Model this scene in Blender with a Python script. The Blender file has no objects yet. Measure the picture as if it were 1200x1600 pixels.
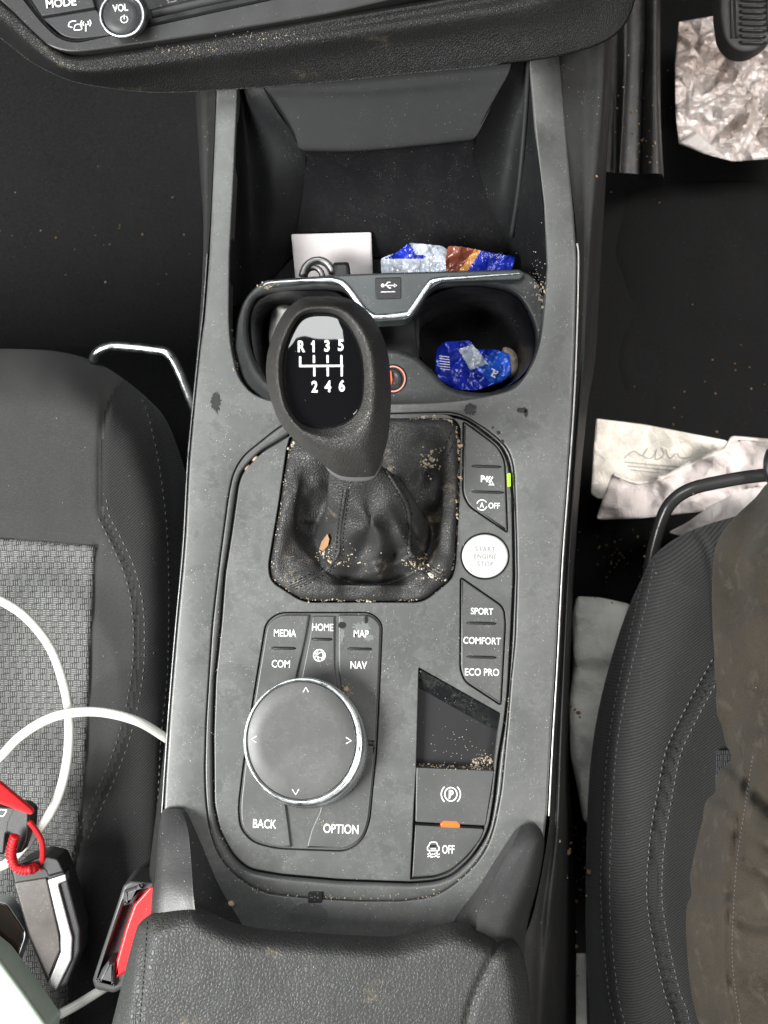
import bpy, bmesh, math, random
import numpy as np
from mathutils import Vector, Matrix, noise as mnoise
from mathutils.geometry import tessellate_polygon
from mathutils.bvhtree import BVHTree
random.seed(7)
SC = bpy.context.scene
COL = SC.collection
# ------------------------------------------------------------------ camera, light, exposure
D = 0.50            # camera height above the console surface (m)
S = 3160.0          # photograph pixels per metre on the console surface
cam_d = bpy.data.cameras.new('camera'); cam = bpy.data.objects.new('camera', cam_d); COL.objects.link(cam)
cam.location = (0, 0, D); cam_d.sensor_fit = 'HORIZONTAL'; cam_d.sensor_width = 36
cam_d.angle = 2*math.atan(600/S/D); cam_d.clip_start = 0.01; cam_d.clip_end = 50
# sensor_fit horizontal: the picture is 768 wide, 1024 high
cam_d.dof.use_dof = True; cam_d.dof.focus_distance = 0.485; cam_d.dof.aperture_fstop = 20
SC.camera = cam
W = bpy.data.worlds.new('World'); SC.world = W; W.use_nodes = True
W.node_tree.nodes['Background'].inputs[0].default_value = (0.97, 0.99, 1.0, 1)
W.node_tree.nodes['Background'].inputs[1].default_value = 0.05
def area(name, loc, target, sx, sy, power, col=(1, 1, 1)):
    l = bpy.data.lights.new(name, 'AREA'); l.shape = 'RECTANGLE'; l.size = sx; l.size_y = sy
    l.energy = power; l.color = col
    o = bpy.data.objects.new(name, l); COL.objects.link(o); o.location = loc
    d = Vector(target) - Vector(loc); o.rotation_euler = d.to_track_quat('-Z', 'Y').to_euler()
    return o
area('side_window_light', (-0.85, -0.30, 0.85), (0, 0, 0), 0.55, 0.5, 34, (1.0, 1.0, 0.98))
area('driver_window_light', (0.70, -0.75, 1.15), (0, 0, 0), 0.5, 0.5, 8, (1.0, 0.98, 0.95))
dl_ = area('driver_door_light', (0.95, 0.30, 0.72), (0.36, 0.10, -0.24), 0.45, 0.45, 1.35, (1.0, 0.95, 0.92)); dl_.data.spread = math.radians(34)
area('plate_reflection_light', (-0.25, 0.615, 1.25), (-0.25, 0.60, 0.05), 0.84, 0.48, 9, (0.98, 1.0, 1.0))  # unseen overhead light added to give the shift plate its white reflection
SC.view_settings.view_transform = 'Standard'; SC.view_settings.look = 'None'
SC.view_settings.exposure = 0.28; SC.view_settings.gamma = 1.0; SC.view_settings.use_curve_mapping = False

# ------------------------------------------------------------------ helpers
def P(px, py, z=0.0):
    k = (D - z)/D/S
    return Vector(((px-600)*k, (800-py)*k, z))
WL = {}             # world location of objects
REG = []            # (object, world verts, faces) for ray hits
def thing(name, label, cat, loc, group=None, parent=None):
    o = bpy.data.objects.new(name, None); COL.objects.link(o); o.empty_display_size = 0.02
    o.location = loc; WL[o] = Vector(loc)
    if label: o['label'] = label; o['category'] = cat
    if group: o['group'] = group
    return o
def tag(o, label=None, cat=None, group=None, kind=None):
    if label: o['label'] = label
    if cat: o['category'] = cat
    if group: o['group'] = group
    if kind: o['kind'] = kind
    return o
def obj(name, verts, faces, mats, parent=None, smooth=True, midx=None, reg=True):
    verts = [Vector(v) for v in verts]
    mn = Vector([min(v[i] for v in verts) for i in range(3)]); mx = Vector([max(v[i] for v in verts) for i in range(3)])
    c = (mn+mx)/2; c.z = mn.z
    me = bpy.data.meshes.new(name)
    me.from_pydata([v-c for v in verts], [], faces)
    if not isinstance(mats, (list, tuple)): mats = [mats]
    for m in mats: me.materials.append(m)
    if midx is not None:
        for p, i in zip(me.polygons, midx): p.material_index = i
    if smooth is True:
        for p in me.polygons: p.use_smooth = True
    elif smooth: 
        for p, s in zip(me.polygons, smooth): p.use_smooth = s
    me.update()
    o = bpy.data.objects.new(name, me); COL.objects.link(o)
    if parent is not None:
        o.parent = parent; o.location = c - WL[parent]
    else: o.location = c
    WL[o] = c
    if reg: REG.append((o, verts, faces))
    return o
def bvh(objs=None):
    vs, fs = [], []
    for o, v, f in REG:
        if objs is None or o in objs:
            b = len(vs); vs += v; fs += [tuple(i+b for i in q) for q in f]
    return BVHTree.FromPolygons(vs, fs)
def hit(tree, px, py, off=0.0):
    o = Vector((0, 0, D)); d = (P(px, py, 0) - o).normalized()
    h, n, i, t = tree.ray_cast(o, d)
    if h is None: return None, None
    if n.dot(d) > 0: n = -n
    return h - d*off, n
def cr(pts, n=8, closed=False):
    """Catmull-Rom through points, n samples each span"""
    pts = [tuple(p) for p in pts]; m = len(pts); out = []
    rng = range(m if closed else m-1)
    for i in rng:
        if closed: a, b, c, d = pts[(i-1) % m], pts[i], pts[(i+1) % m], pts[(i+2) % m]
        else: a, b, c, d = pts[max(i-1, 0)], pts[i], pts[i+1], pts[min(i+2, m-1)]
        for k in range(n):
            t = k/n
            out.append(tuple(0.5*((2*b[j]) + (-a[j]+c[j])*t + (2*a[j]-5*b[j]+4*c[j]-d[j])*t*t + (-a[j]+3*b[j]-3*c[j]+d[j])*t**3) for j in range(len(b))))
    if not closed: out.append(pts[-1])
    return out
def fil(pts, r=6, n=5):
    """round polygon corners; pts (x,y) or (x,y,r)"""
    out = []; m = len(pts)
    for i in range(m):
        p = Vector(pts[i][:2]); a = Vector(pts[i-1][:2]); b = Vector(pts[(i+1) % m][:2])
        rr = pts[i][2] if len(pts[i]) > 2 else r
        da, db = a-p, b-p; rr = min(rr, da.length*0.48, db.length*0.48)
        if rr < 0.2: out.append(tuple(p)); continue
        s, e = p+da.normalized()*rr, p+db.normalized()*rr
        for k in range(n+1):
            t = k/n; q = s*(1-t)**2 + p*2*t*(1-t) + e*t*t; out.append((q.x, q.y))
    return out
def ell(cx, cy, rx, ry=None, n=64, rot=0.0):
    ry = ry or rx; c, s = math.cos(rot), math.sin(rot)
    return [(cx + rx*math.cos(a)*c - ry*math.sin(a)*s, cy + rx*math.cos(a)*s + ry*math.sin(a)*c) for a in [2*math.pi*k/n for k in range(n)]]
def resample(pts, n, closed=True):
    p = np.array([q[:2] for q in pts], float)
    if closed: p = np.vstack([p, p[:1]])
    s = np.r_[0, np.cumsum(np.hypot(*np.diff(p, axis=0).T))]
    t = np.linspace(0, s[-1], n+1)[:-1] if closed else np.linspace(0, s[-1], n)
    return [(float(a), float(b)) for a, b in zip(np.interp(t, s, p[:, 0]), np.interp(t, s, p[:, 1]))]
def area2(p): return sum(p[i-1][0]*p[i][1]-p[i][0]*p[i-1][1] for i in range(len(p)))/2
def offset(pts, d):
    """offset closed contour: d>0 shrinks the enclosed area"""
    m = len(pts); sg = 1 if area2(pts) > 0 else -1; out = []
    for i in range(m):
        a, p, b = Vector(pts[i-1]), Vector(pts[i]), Vector(pts[(i+1) % m])
        t1 = (p-a); t2 = (b-p)
        if t1.length < 1e-9: t1 = t2
        if t2.length < 1e-9: t2 = t1
        t = (t1.normalized()+t2.normalized())
        if t.length < 1e-6: t = t1
        t.normalize(); nn = Vector((-t.y, t.x))*sg
        c = max(0.5, nn.dot(Vector((-t1.normalized().y, t1.normalized().x))*sg))
        q = p + nn*d/c; out.append((q.x, q.y))
    return out
def panel(name, outer, mat, parent, z=0.0, thick=0.004, bev=0.0006, holes=(), zf=None, seg=3, hbev=None, bottom=False, soft=False):
    """plate with rounded edges; outlines in photograph pixels at height z"""
    verts, faces, sm = [], [], []
    zz = (lambda x, y: z) if zf is None else zf
    tops = []
    for ci, c in enumerate([outer]+list(holes)):
        c = [q[:2] for q in c]
        b = bev if ci == 0 or hbev is None else hbev
        d = b*S; sgn = 1 if ci == 0 else -1
        rings = []
        for k in range(seg+1):
            a = math.pi/2*k/seg
            rings.append([P(x, y, zz(x, y) - b*(1-math.sin(a))) for x, y in offset(c, sgn*d*(1-math.cos(a)))])
        rings.insert(0, [Vector((v.x, v.y, v.z - thick)) for v in rings[0]])
        n = len(c); base = len(verts)
        for r in rings: verts += r
        for k in range(len(rings)-1):
            for i in range(n):
                j = (i+1) % n
                faces.append((base+k*n+i, base+k*n+j, base+(k+1)*n+j, base+(k+1)*n+i)); sm.append(k > 0)
        tops.append((base+(len(rings)-1)*n, n))
    idx = [s+i for s, n in tops for i in range(n)]
    tri = tessellate_polygon([[Vector((verts[s+i].x, verts[s+i].y, 0)) for i in range(n)] for s, n in tops])
    for t in tri:
        if len(set(t)) == 3: faces.append(tuple(idx[i] for i in t)); sm.append(soft)
    if bottom:
        n = len(outer); faces.append(tuple(range(n))); sm.append(False)
    return obj(name, verts, faces, mat, parent, smooth=sm)
def fixn(o):
    bm = bmesh.new(); bm.from_mesh(o.data); bmesh.ops.recalc_face_normals(bm, faces=bm.faces); bm.to_mesh(o.data); bm.free(); return o
def loft(name, rings, mat, parent=None, closed=True, cap=False, capb=False, smooth=True, midx=None):
    n = len(rings[0]); verts = [v for r in rings for v in r]; faces = []
    for k in range(len(rings)-1):
        for i in range(n if closed else n-1):
            j = (i+1) % n
            faces.append((k*n+i, k*n+j, (k+1)*n+j, (k+1)*n+i))
    if cap: faces.append(tuple((len(rings)-1)*n+i for i in range(n)))
    if capb: faces.append(tuple(reversed(range(n))))
    o = obj(name, verts, faces, mat, parent, smooth=smooth)
    return fixn(o)
def strips(name, lines, mat, parent=None, n=8, sub=4):
    """surface through polylines of (x,y,z) pixel points, equal counts"""
    ls = [cr(l, n) for l in lines]
    cols = list(zip(*ls)); rows = [cr(c, sub) for c in cols]; rings = list(zip(*rows))
    return loft(name, [[P(*q) for q in r] for r in rings], mat, parent, closed=False)
# value noise in numpy
def vn(x, y, seed=0):
    x = np.asarray(x, float); y = np.asarray(y, float)
    xi, yi = np.floor(x), np.floor(y); fx, fy = x-xi, y-yi
    def h(a, b):
        v = np.sin(a*127.1 + b*311.7 + seed*74.7)*43758.5453; return v - np.floor(v)
    u, w = fx*fx*(3-2*fx), fy*fy*(3-2*fy)
    return (h(xi, yi)*(1-u)+h(xi+1, yi)*u)*(1-w) + (h(xi, yi+1)*(1-u)+h(xi+1, yi+1)*u)*w - 0.5
def fbm(x, y, s, o=3, seed=0):
    r = 0; a = 1
    for k in range(o): r = r + a*vn(x/s+17*k, y/s-9*k, seed+k); s /= 2.0; a *= 0.5
    return r
def pdist(X, Y, line, closed=False):
    p = np.array([q[:2] for q in line], float)
    if closed: p = np.vstack([p, p[:1]])
    best = np.full(X.shape, 1e9); bx = np.zeros(X.shape); by = np.zeros(X.shape)
    for a, b in zip(p[:-1], p[1:]):
        d = b-a; L = max(d@d, 1e-9)
        t = np.clip(((X-a[0])*d[0]+(Y-a[1])*d[1])/L, 0, 1)
        qx, qy = a[0]+t*d[0], a[1]+t*d[1]; dd = np.hypot(X-qx, Y-qy)
        m = dd < best; best[m] = dd[m]; bx[m] = qx[m]; by[m] = qy[m]
    return best, bx, by
def inside(X, Y, poly):
    r = np.zeros(X.shape, bool); n = len(poly)
    for i in range(n):
        x1, y1 = poly[i-1][:2]; x2, y2 = poly[i][:2]
        if y1 == y2: continue
        c = ((y1 > Y) != (y2 > Y)) & (X < (x2-x1)*(Y-y1)/(y2-y1)+x1)
        r ^= c
    return r
def patch(name, contour, zf, mats, parent=None, step=4, skirt=0.02, mf=None, thick=None):
    """height surface over a pixel outline; zf(X,Y,d) gives metres; d is px from the edge"""
    c = np.array([q[:2] for q in contour]); x0, y0 = c.min(0)-step*1.5; x1, y1 = c.max(0)+step*1.5
    xs = np.arange(x0, x1+step, step); ys = np.arange(y0, y1+step, step)
    X, Y = np.meshgrid(xs, ys); ins = inside(X, Y, contour); d, bx, by = pdist(X, Y, contour, True)
    H, Wd = X.shape; near = np.zeros_like(ins)
    pad = np.pad(ins, 1)
    for dy in (0, 1, 2):
        for dx in (0, 1, 2): near |= pad[dy:dy+H, dx:dx+Wd]
    snap = near & ~ins
    close = ins & (d < step*0.3)
    mv = snap | close; core = ins & ~close
    X = np.where(mv, bx, X); Y = np.where(mv, by, Y); d = np.where(mv, 0, d)
    Z = zf(X, Y, d)*np.ones_like(X)
    use = ins | snap; vid = -np.ones(X.shape, int); verts = []
    for j, i in zip(*np.nonzero(use)):
        vid[j, i] = len(verts); verts.append(P(float(X[j, i]), float(Y[j, i]), float(Z[j, i])))
    faces, mi = [], []
    for j in range(H-1):
        for i in range(Wd-1):
            q = (vid[j, i], vid[j+1, i], vid[j+1, i+1], vid[j, i+1])
            if min(q) < 0 or not (core[j, i] or core[j+1, i] or core[j+1, i+1] or core[j, i+1]): continue
            faces.append(tuple(int(a) for a in q))
            mi.append(mf(X[j, i]+step/2, Y[j, i]+step/2) if mf else 0)
    if skirt or thick:
        cnt = {}
        for f in faces:
            for a, b in zip(f, f[1:]+f[:1]): cnt[(a, b)] = 1
        edge = [(a, b) for (a, b) in cnt if (b, a) not in cnt]
        if thick:
            nv = len(verts); nf = len(faces)
            for v in verts[:nv]: 
                verts.append(Vector((v.x, v.y, v.z-thick)))
            for k in range(nf): faces.append(tuple(a+nv for a in reversed(faces[k]))); mi.append(mi[k])
            for a, b in edge: faces.append((b, a, a+nv, b+nv)); mi.append(0)
        else:
            low = {}
            for a, b in edge:
                for q in (a, b):
                    if q not in low:
                        low[q] = len(verts); v = verts[q]; kk = (D-v.z+skirt)/(D-v.z); verts.append(Vector((v.x*kk, v.y*kk, v.z-skirt)))
                faces.append((b, a, low[a], low[b])); mi.append(0)
    return obj(name, verts, faces, mats, parent, midx=mi if mf else None)
def rnd(d, R, h):
    t = 1-np.clip(d/R, 0, 1); return -h*t**2.3
class MB:
    def __init__(s): s.v = []; s.f = []; s.m = []
    def add(s, v, f, m=0):
        b = len(s.v); s.v += [Vector(q) for q in v]; s.f += [tuple(i+b for i in q) for q in f]; s.m += [m]*len(f)
    def build(s, name, mats, parent=None, smooth=True, reg=True):
        return fixn(obj(name, s.v, s.f, mats, parent, smooth=smooth, midx=s.m, reg=reg))
def tube_vf(path, r, n=8, caps=True, flat=1.0, up=None):
    """path: world vectors; r radius or list"""
    V, F = [], []; m = len(path)
    up = up or Vector((0, 0, 1))
    for i, p in enumerate(path):
        t = (path[min(i+1, m-1)]-path[max(i-1, 0)])
        if t.length < 1e-9: t = Vector((1, 0, 0))
        t.normalize(); a = t.cross(up)
        if a.length < 1e-3: a = t.cross(Vector((1, 0, 0)))
        a.normalize(); b = a.cross(t)
        rr = r[i] if isinstance(r, (list, tuple)) else r
        for k in range(n):
            g = 2*math.pi*k/n; V.append(p + a*math.cos(g)*rr + b*math.sin(g)*rr*flat)
    for i in range(m-1):
        for k in range(n):
            l = (k+1) % n; F.append((i*n+k, i*n+l, (i+1)*n+l, (i+1)*n+k))
    if caps: F.append(tuple(reversed(range(n)))); F.append(tuple((m-1)*n+k for k in range(n)))
    return V, F
def tube(name, pts, r, mat, parent=None, n=10, sub=8, flat=1.0):
    path = [P(*q) for q in cr(pts, sub)]
    v, f = tube_vf(path, r, n, True, flat)
    return fixn(obj(name, v, f, mat, parent))
# flat strokes and text
def stroke_vf(line, w, place, closed=False):
    V, F = [], []; m = len(line)
    for i, p in enumerate(line):
        p = Vector(p[:2])
        if closed: a, b = Vector(line[i-1][:2]), Vector(line[(i+1) % m][:2])
        else: a, b = Vector(line[max(i-1, 0)][:2]), Vector(line[min(i+1, m-1)][:2])
        t = (b-a).normalized(); nn = Vector((-t.y, t.x))*w/2
        V += [place(p.x+nn.x, p.y+nn.y), place(p.x-nn.x, p.y-nn.y)]
    for i in range(m if closed else m-1):
        j = (i+1) % m; F.append((2*i, 2*i+1, 2*j+1, 2*j))
    return V, F
def flat_at(z): return lambda x, y: P(x, y, z)
def on(tree, off, zdef=0.0):
    def f(x, y):
        h, n = hit(tree, x, y, off)
        return h if h is not None else P(x, y, zdef)
    return f
def strokes(name, lines, w, place, mat, parent):
    mb = MB()
    for l in lines:
        cl = False; ww = w
        if isinstance(l, tuple): l, cl, ww = l
        v, f = stroke_vf(l, ww, place, cl); mb.add(v, f)
    o = obj(name, mb.v, mb.f, mat, parent, smooth=False, reg=False)
    return o
def text_vf(s, px, py, cap, place, rot=0.0, xs=0.85, bold=0.012, spacing=1.0):
    cu = bpy.data.curves.new('t', 'FONT'); cu.body = s; cu.size = 1.0; cu.align_x = 'CENTER'; cu.align_y = 'BOTTOM_BASELINE'
    cu.resolution_u = 4; cu.offset = bold; cu.space_character = spacing
    o = bpy.data.objects.new('t', cu); COL.objects.link(o); bpy.context.view_layer.update()
    me = bpy.data.meshes.new_from_object(o.evaluated_get(bpy.context.evaluated_depsgraph_get()))
    k = cap/0.70; c, q = math.cos(rot), math.sin(rot); V = []
    for v in me.vertices:
        x, y = v.co.x*k*xs, v.co.y*k - cap/2
        V.append(place(px + x*c + y*q, py - y*c + x*q))
    F = [tuple(p.vertices) for p in me.polygons]
    bpy.data.objects.remove(o); bpy.data.curves.remove(cu); bpy.data.meshes.remove(me)
    return V, F
def text(name, items, place, mat, parent):
    mb = MB()
    for it in items: v, f = text_vf(*it[:4], place, *it[4:]); mb.add(v, f)
    return obj(name, mb.v, mb.f, mat, parent, smooth=False, reg=False)
def blob_vf(c, r, seed=0, sq=(1, 1, 0.7)):
    """small irregular lump"""
    bm = bmesh.new(); bmesh.ops.create_icosphere(bm, subdivisions=1 if r < 0.0012 else 2, radius=r)
    rs = random.Random(seed)
    off = Vector((rs.random()*50, rs.random()*50, rs.random()*50))
    for v in bm.verts:
        k = 1+0.55*mnoise.noise(v.co/r*1.1+off); v.co = Vector((v.co.x*k*sq[0], v.co.y*k*sq[1], v.co.z*k*sq[2]))
    rot = Matrix.Rotation(rs.random()*6.28, 3, 'Z')
    V = [rot @ v.co + Vector(c) for v in bm.verts]; F = [tuple(v.index for v in f.verts) for f in bm.faces]
    bm.free(); return V, F
def stitches(name, lines, tree, mat, parent, L=5.0, gap=3.5, r=0.00028, off=0.0001):
    mb = MB()
    for line in lines:
        p = cr(line, 10); p = [Vector(q[:2]) for q in p]; s = 0; dist = [0]
        for a, b in zip(p[:-1], p[1:]): s += (b-a).length; dist.append(s)
        xs = [q.x for q in p]; ys = [q.y for q in p]; t = 0
        while t+L < s:
            pts = []
            for k in (0, 0.5, 1):
                u = t+L*k; h, n = hit(tree, float(np.interp(u, dist, xs)), float(np.interp(u, dist, ys)))
                if h is None: break
                pts.append(h + n*(off + (r*0.8 if k == 0.5 else -r*0.2)))
            if len(pts) == 3 and (pts[0]-pts[2]).length < L/S*3:
                v, f = tube_vf(pts, [r*0.6, r, r*0.6], 5); mb.add(v, f)
            t += L+gap
    return obj(name, mb.v, mb.f, mat, parent, reg=False)

# ------------------------------------------------------------------ materials
class NG:
    def __init__(s, name):
        s.m = bpy.data.materials.new(name); s.m.use_nodes = True; s.t = s.m.node_tree; s.b = s.t.nodes['Principled BSDF']
        s.tc = s.t.nodes.new('ShaderNodeTexCoord')
    def n(s, typ, **kw):
        nd = s.t.nodes.new('ShaderNode'+typ)
        for k, v in kw.items(): setattr(nd, k, v)
        return nd
    def l(s, a, b): s.t.links.new(a, b)
    def set(s, inp, v):
        if hasattr(v, 'links') or hasattr(v, 'is_linked'): s.l(v, inp)
        else: inp.default_value = v
    def math(s, op, a, b=0.0, clamp=False):
        nd = s.n('Math', operation=op); nd.use_clamp = clamp; s.set(nd.inputs[0], a); s.set(nd.inputs[1], b); return nd.outputs[0]
    def noise(s, sc, det=4, rough=0.55, dist=0.0, vec=None):
        nd = s.n('TexNoise'); nd.inputs['Scale'].default_value = sc; nd.inputs['Detail'].default_value = det
        nd.inputs['Roughness'].default_value = rough; nd.inputs['Distortion'].default_value = dist
        s.l(vec or s.tc.outputs['Object'], nd.inputs['Vector']); return nd.outputs['Fac']
    def voro(s, sc, feat='F1', rnd=1.0, vec=None, out='Distance'):
        nd = s.n('TexVoronoi', feature=feat); nd.inputs['Scale'].default_value = sc; nd.inputs['Randomness'].default_value = rnd
        s.l(vec or s.tc.outputs['Object'], nd.inputs['Vector']); return nd.outputs[out]
    def ramp(s, fac, a, b, lo=0.0, hi=1.0):
        nd = s.n('MapRange'); s.l(fac, nd.inputs['Value']); nd.inputs['From Min'].default_value = a; nd.inputs['From Max'].default_value = b
        nd.inputs['To Min'].default_value = lo; nd.inputs['To Max'].default_value = hi; nd.clamp = True; return nd.outputs[0]
    def mix(s, fac, a, b):
        nd = s.n('Mix', data_type='RGBA'); s.set(nd.inputs['Factor'], fac)
        for i, v in ((6, a), (7, b)):
            if isinstance(v, tuple): nd.inputs[i].default_value = (*v[:3], 1)
            else: s.l(v, nd.inputs[i])
        return nd.outputs[2]
    def bump(s, h, strength, dist, prev=None):
        nd = s.n('Bump'); nd.inputs['Strength'].default_value = strength; nd.inputs['Distance'].default_value = dist
        s.l(h, nd.inputs['Height'])
        if prev is not None: s.l(prev, nd.inputs['Normal'])
        return nd.outputs[0]
    def xyz(s):
        nd = s.n('SeparateXYZ'); s.l(s.tc.outputs['Object'], nd.inputs[0]); return nd.outputs
    def fin(s, col=None, rough=None, nrm=None, metal=0.0, spec=0.5, **kw):
        if col is not None: s.set(s.b.inputs['Base Color'], (*col[:3], 1) if isinstance(col, tuple) else col)
        if rough is not None: s.set(s.b.inputs['Roughness'], rough)
        if nrm is not None: s.l(nrm, s.b.inputs['Normal'])
        s.b.inputs['Metallic'].default_value = metal; s.b.inputs['Specular IOR Level'].default_value = spec
        for k, v in kw.items(): s.set(s.b.inputs[k.replace('_', ' ')], v)
        return s.m
def sc3(c, k): return tuple(v*k for v in c)
def plastic(name, col, rough=0.45, grain=2500, gs=0.15, stain=0.0, dust=0.0, spec=0.5, gd=0.0002):
    g = NG(name); c = g.mix(g.noise(35, 3), sc3(col, 0.9), sc3(col, 1.1)); r = g.ramp(g.noise(60, 4), 0.3, 0.7, rough-0.05, rough+0.06)
    if stain:
        # dried water marks: islands with a pale rim
        w = g.noise(70, 6, 0.7, 0.25); isl = g.ramp(w, 0.535, 0.55); rim = g.math('MULTIPLY', g.ramp(w, 0.51, 0.535), g.math('SUBTRACT', 1.0, isl))
        c = g.mix(g.math('MULTIPLY', isl, stain*0.15), c, sc3(col, 0.55)); c = g.mix(g.math('MULTIPLY', rim, stain*0.13), c, sc3((0.30, 0.31, 0.30), 1))
        w2 = g.noise(170, 3, 0.6, 0.6); sp = g.math('MULTIPLY', g.ramp(w2, 0.62, 0.66), g.ramp(g.noise(22, 2), 0.42, 0.6))
        c = g.mix(g.math('MULTIPLY', sp, stain*0.35), c, sc3(col, 0.5))
        hz = g.ramp(g.noise(16, 7, 0.72, 0.3), 0.45, 0.72); c = g.mix(g.math('MULTIPLY', hz, stain*0.16), c, (0.36, 0.36, 0.34))
        fs = g.math('MULTIPLY', g.ramp(g.noise(420, 4, 0.75), 0.56, 0.70), g.ramp(g.noise(30, 3), 0.40, 0.62)); c = g.mix(g.math('MULTIPLY', fs, stain*0.22), c, (0.33, 0.33, 0.31)); r = g.math('ADD', r, g.math('MULTIPLY', hz, 0.12))
        r = g.math('ADD', r, g.math('MULTIPLY', isl, -0.06*stain))
    if dust:
        v = g.voro(420); rv = g.noise(90, 2); sp = g.math('MULTIPLY', g.ramp(v, 0.10, 0.055), g.ramp(rv, 0.54, 0.60))
        v2 = g.voro(900); sp2 = g.math('MULTIPLY', g.ramp(v2, 0.16, 0.08), g.ramp(g.noise(150, 2), 0.56, 0.60))
        sp = g.math('MAXIMUM', sp, g.math('MULTIPLY', sp2, 0.8))
        c = g.mix(g.math('MULTIPLY', sp, dust), c, (0.55, 0.53, 0.48))
        r = g.math('ADD', r, g.math('MULTIPLY', sp, 0.3))
    return g.fin(c, r, g.bump(g.noise(grain, 2), gs, gd), spec=spec)
def metal(name, col, rough=0.2, spec=0.5):
    g = NG(name); return g.fin(g.mix(g.noise(80, 3), sc3(col, 0.85), col), g.ramp(g.noise(200, 3), 0.3, 0.7, rough*0.7, rough*1.4), g.bump(g.noise(600, 2), 0.05, 0.0002), metal=1.0)
def leather(name, col, scale=480, rough=0.5, st=0.5, dirt=0.0, spec=0.4, dcol=(0.20, 0.17, 0.11)):
    g = NG(name)
    wv = g.n('TexNoise'); wv.inputs['Scale'].default_value = scale*0.6; g.l(g.tc.outputs['Object'], wv.inputs['Vector'])
    mx = g.n('VectorMath', operation='SCALE'); g.l(wv.outputs['Color'], mx.inputs[0]); mx.inputs['Scale'].default_value = 0.9/scale
    ad = g.n('VectorMath', operation='ADD'); g.l(g.tc.outputs['Object'], ad.inputs[0]); g.l(mx.outputs[0], ad.inputs[1])
    v = g.voro(scale, 'DISTANCE_TO_EDGE', vec=ad.outputs[0]); h = g.ramp(v, 0.0, 0.22)
    h2 = g.noise(scale*2.2, 3)
    c = g.mix(g.noise(40, 3), sc3(col, 0.88), sc3(col, 1.12)); c = g.mix(g.math('MULTIPLY', g.math('SUBTRACT', 1.0, h), 0.25), c, sc3(col, 0.6))
    if dirt:
        m = g.math('MULTIPLY', g.ramp(g.noise(42, 5, 0.65, 0.3), 0.60, 0.70), g.ramp(g.noise(260, 4, 0.7), 0.44, 0.62))
        sp = g.math('MULTIPLY', g.ramp(g.voro(600), 0.12, 0.06), g.ramp(g.noise(60, 2), 0.52, 0.6))
        c = g.mix(g.math('MULTIPLY', m, dirt), c, dcol); c = g.mix(g.math('MULTIPLY', sp, min(1, dirt)), c, (0.5, 0.46, 0.38))
    n1 = g.bump(h, st, 0.00035); n2 = g.bump(h2, st*0.4, 0.00015, n1)
    return g.fin(c, g.ramp(h, 0, 1, rough+0.15, rough), n2, spec=spec)
def fabric_twill(name, col, per=0.0011, ang=0.6, st=0.6, lint=0.5):
    g = NG(name); x, y, z = g.xyz(); k = 2*math.pi/per
    wob = g.math('MULTIPLY', g.noise(700, 3), 4.5)
    a = g.math('ADD', g.math('MULTIPLY', x, k*math.cos(ang)), g.math('MULTIPLY', y, k*math.sin(ang)))
    s1 = g.math('SINE', g.math('ADD', a, wob))
    b = g.math('ADD', g.math('MULTIPLY', x, -k*1.5*math.sin(ang)), g.math('MULTIPLY', y, k*1.5*math.cos(ang)))
    s2 = g.math('SINE', g.math('ADD', b, wob)); h = g.math('ADD', s1, g.math('MULTIPLY', s2, 0.22))
    hn = g.ramp(h, -1.3, 1.3)
    c = g.mix(hn, sc3(col, 0.35), sc3(col, 2.0)); c = g.mix(g.math('MULTIPLY', g.noise(25, 4), 0.5), c, sc3(col, 1.3))
    if lint:
        sp = g.math('MULTIPLY', g.ramp(g.voro(380), 0.09, 0.045), g.ramp(g.noise(70, 2), 0.54, 0.60))
        c = g.mix(g.math('MULTIPLY', sp, lint), c, (0.4, 0.4, 0.37))
    return g.fin(c, 0.9, g.bump(hn, st, 0.0004, ), spec=0.15, Sheen_Weight=0.12, Sheen_Roughness=0.5)
def weave(name, ca, cb, cell=0.0035):
    g = NG(name); x, y, z = g.xyz()
    u = g.math('MULTIPLY', x, 1/cell); v = g.math('MULTIPLY', y, 1/(cell*0.95))
    ch = g.math('FLOORED_MODULO', g.math('ADD', g.math('FLOOR', g.math('ADD', u, g.math('MULTIPLY', g.math('FLOOR', g.math('MULTIPLY', v, 0.5)), 0.5))), g.math('FLOOR', v)), 2.0)
    st = 3*math.pi
    a = g.math('ABSOLUTE', g.math('SINE', g.math('MULTIPLY', u, st))); b = g.math('ABSOLUTE', g.math('SINE', g.math('MULTIPLY', v, st)))
    ba = g.math('ABSOLUTE', g.math('SINE', g.math('MULTIPLY', u, math.pi))); bb = g.math('ABSOLUTE', g.math('SINE', g.math('MULTIPLY', v, math.pi)))
    ha = g.math('MULTIPLY', a, g.math('POWER', bb, 0.4)); hb = g.math('MULTIPLY', b, g.math('POWER', ba, 0.4))
    m = g.n('Mix', data_type='FLOAT'); g.l(ch, m.inputs[0]); g.l(ha, m.inputs[2]); g.l(hb, m.inputs[3]); h = m.outputs[0]
    h = g.math('ADD', h, g.math('MULTIPLY', g.math('SUBTRACT', g.noise(2500, 3), 0.5), 0.5))
    c = g.mix(g.math('POWER', g.ramp(h, 0, 1), 1.3), ca, cb); c = g.mix(g.math('MULTIPLY', ch, 0.3), c, sc3(cb, 1.1)); 
    return g.fin(c, 0.75, g.bump(h, 0.8, 0.0005), spec=0.3)
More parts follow.
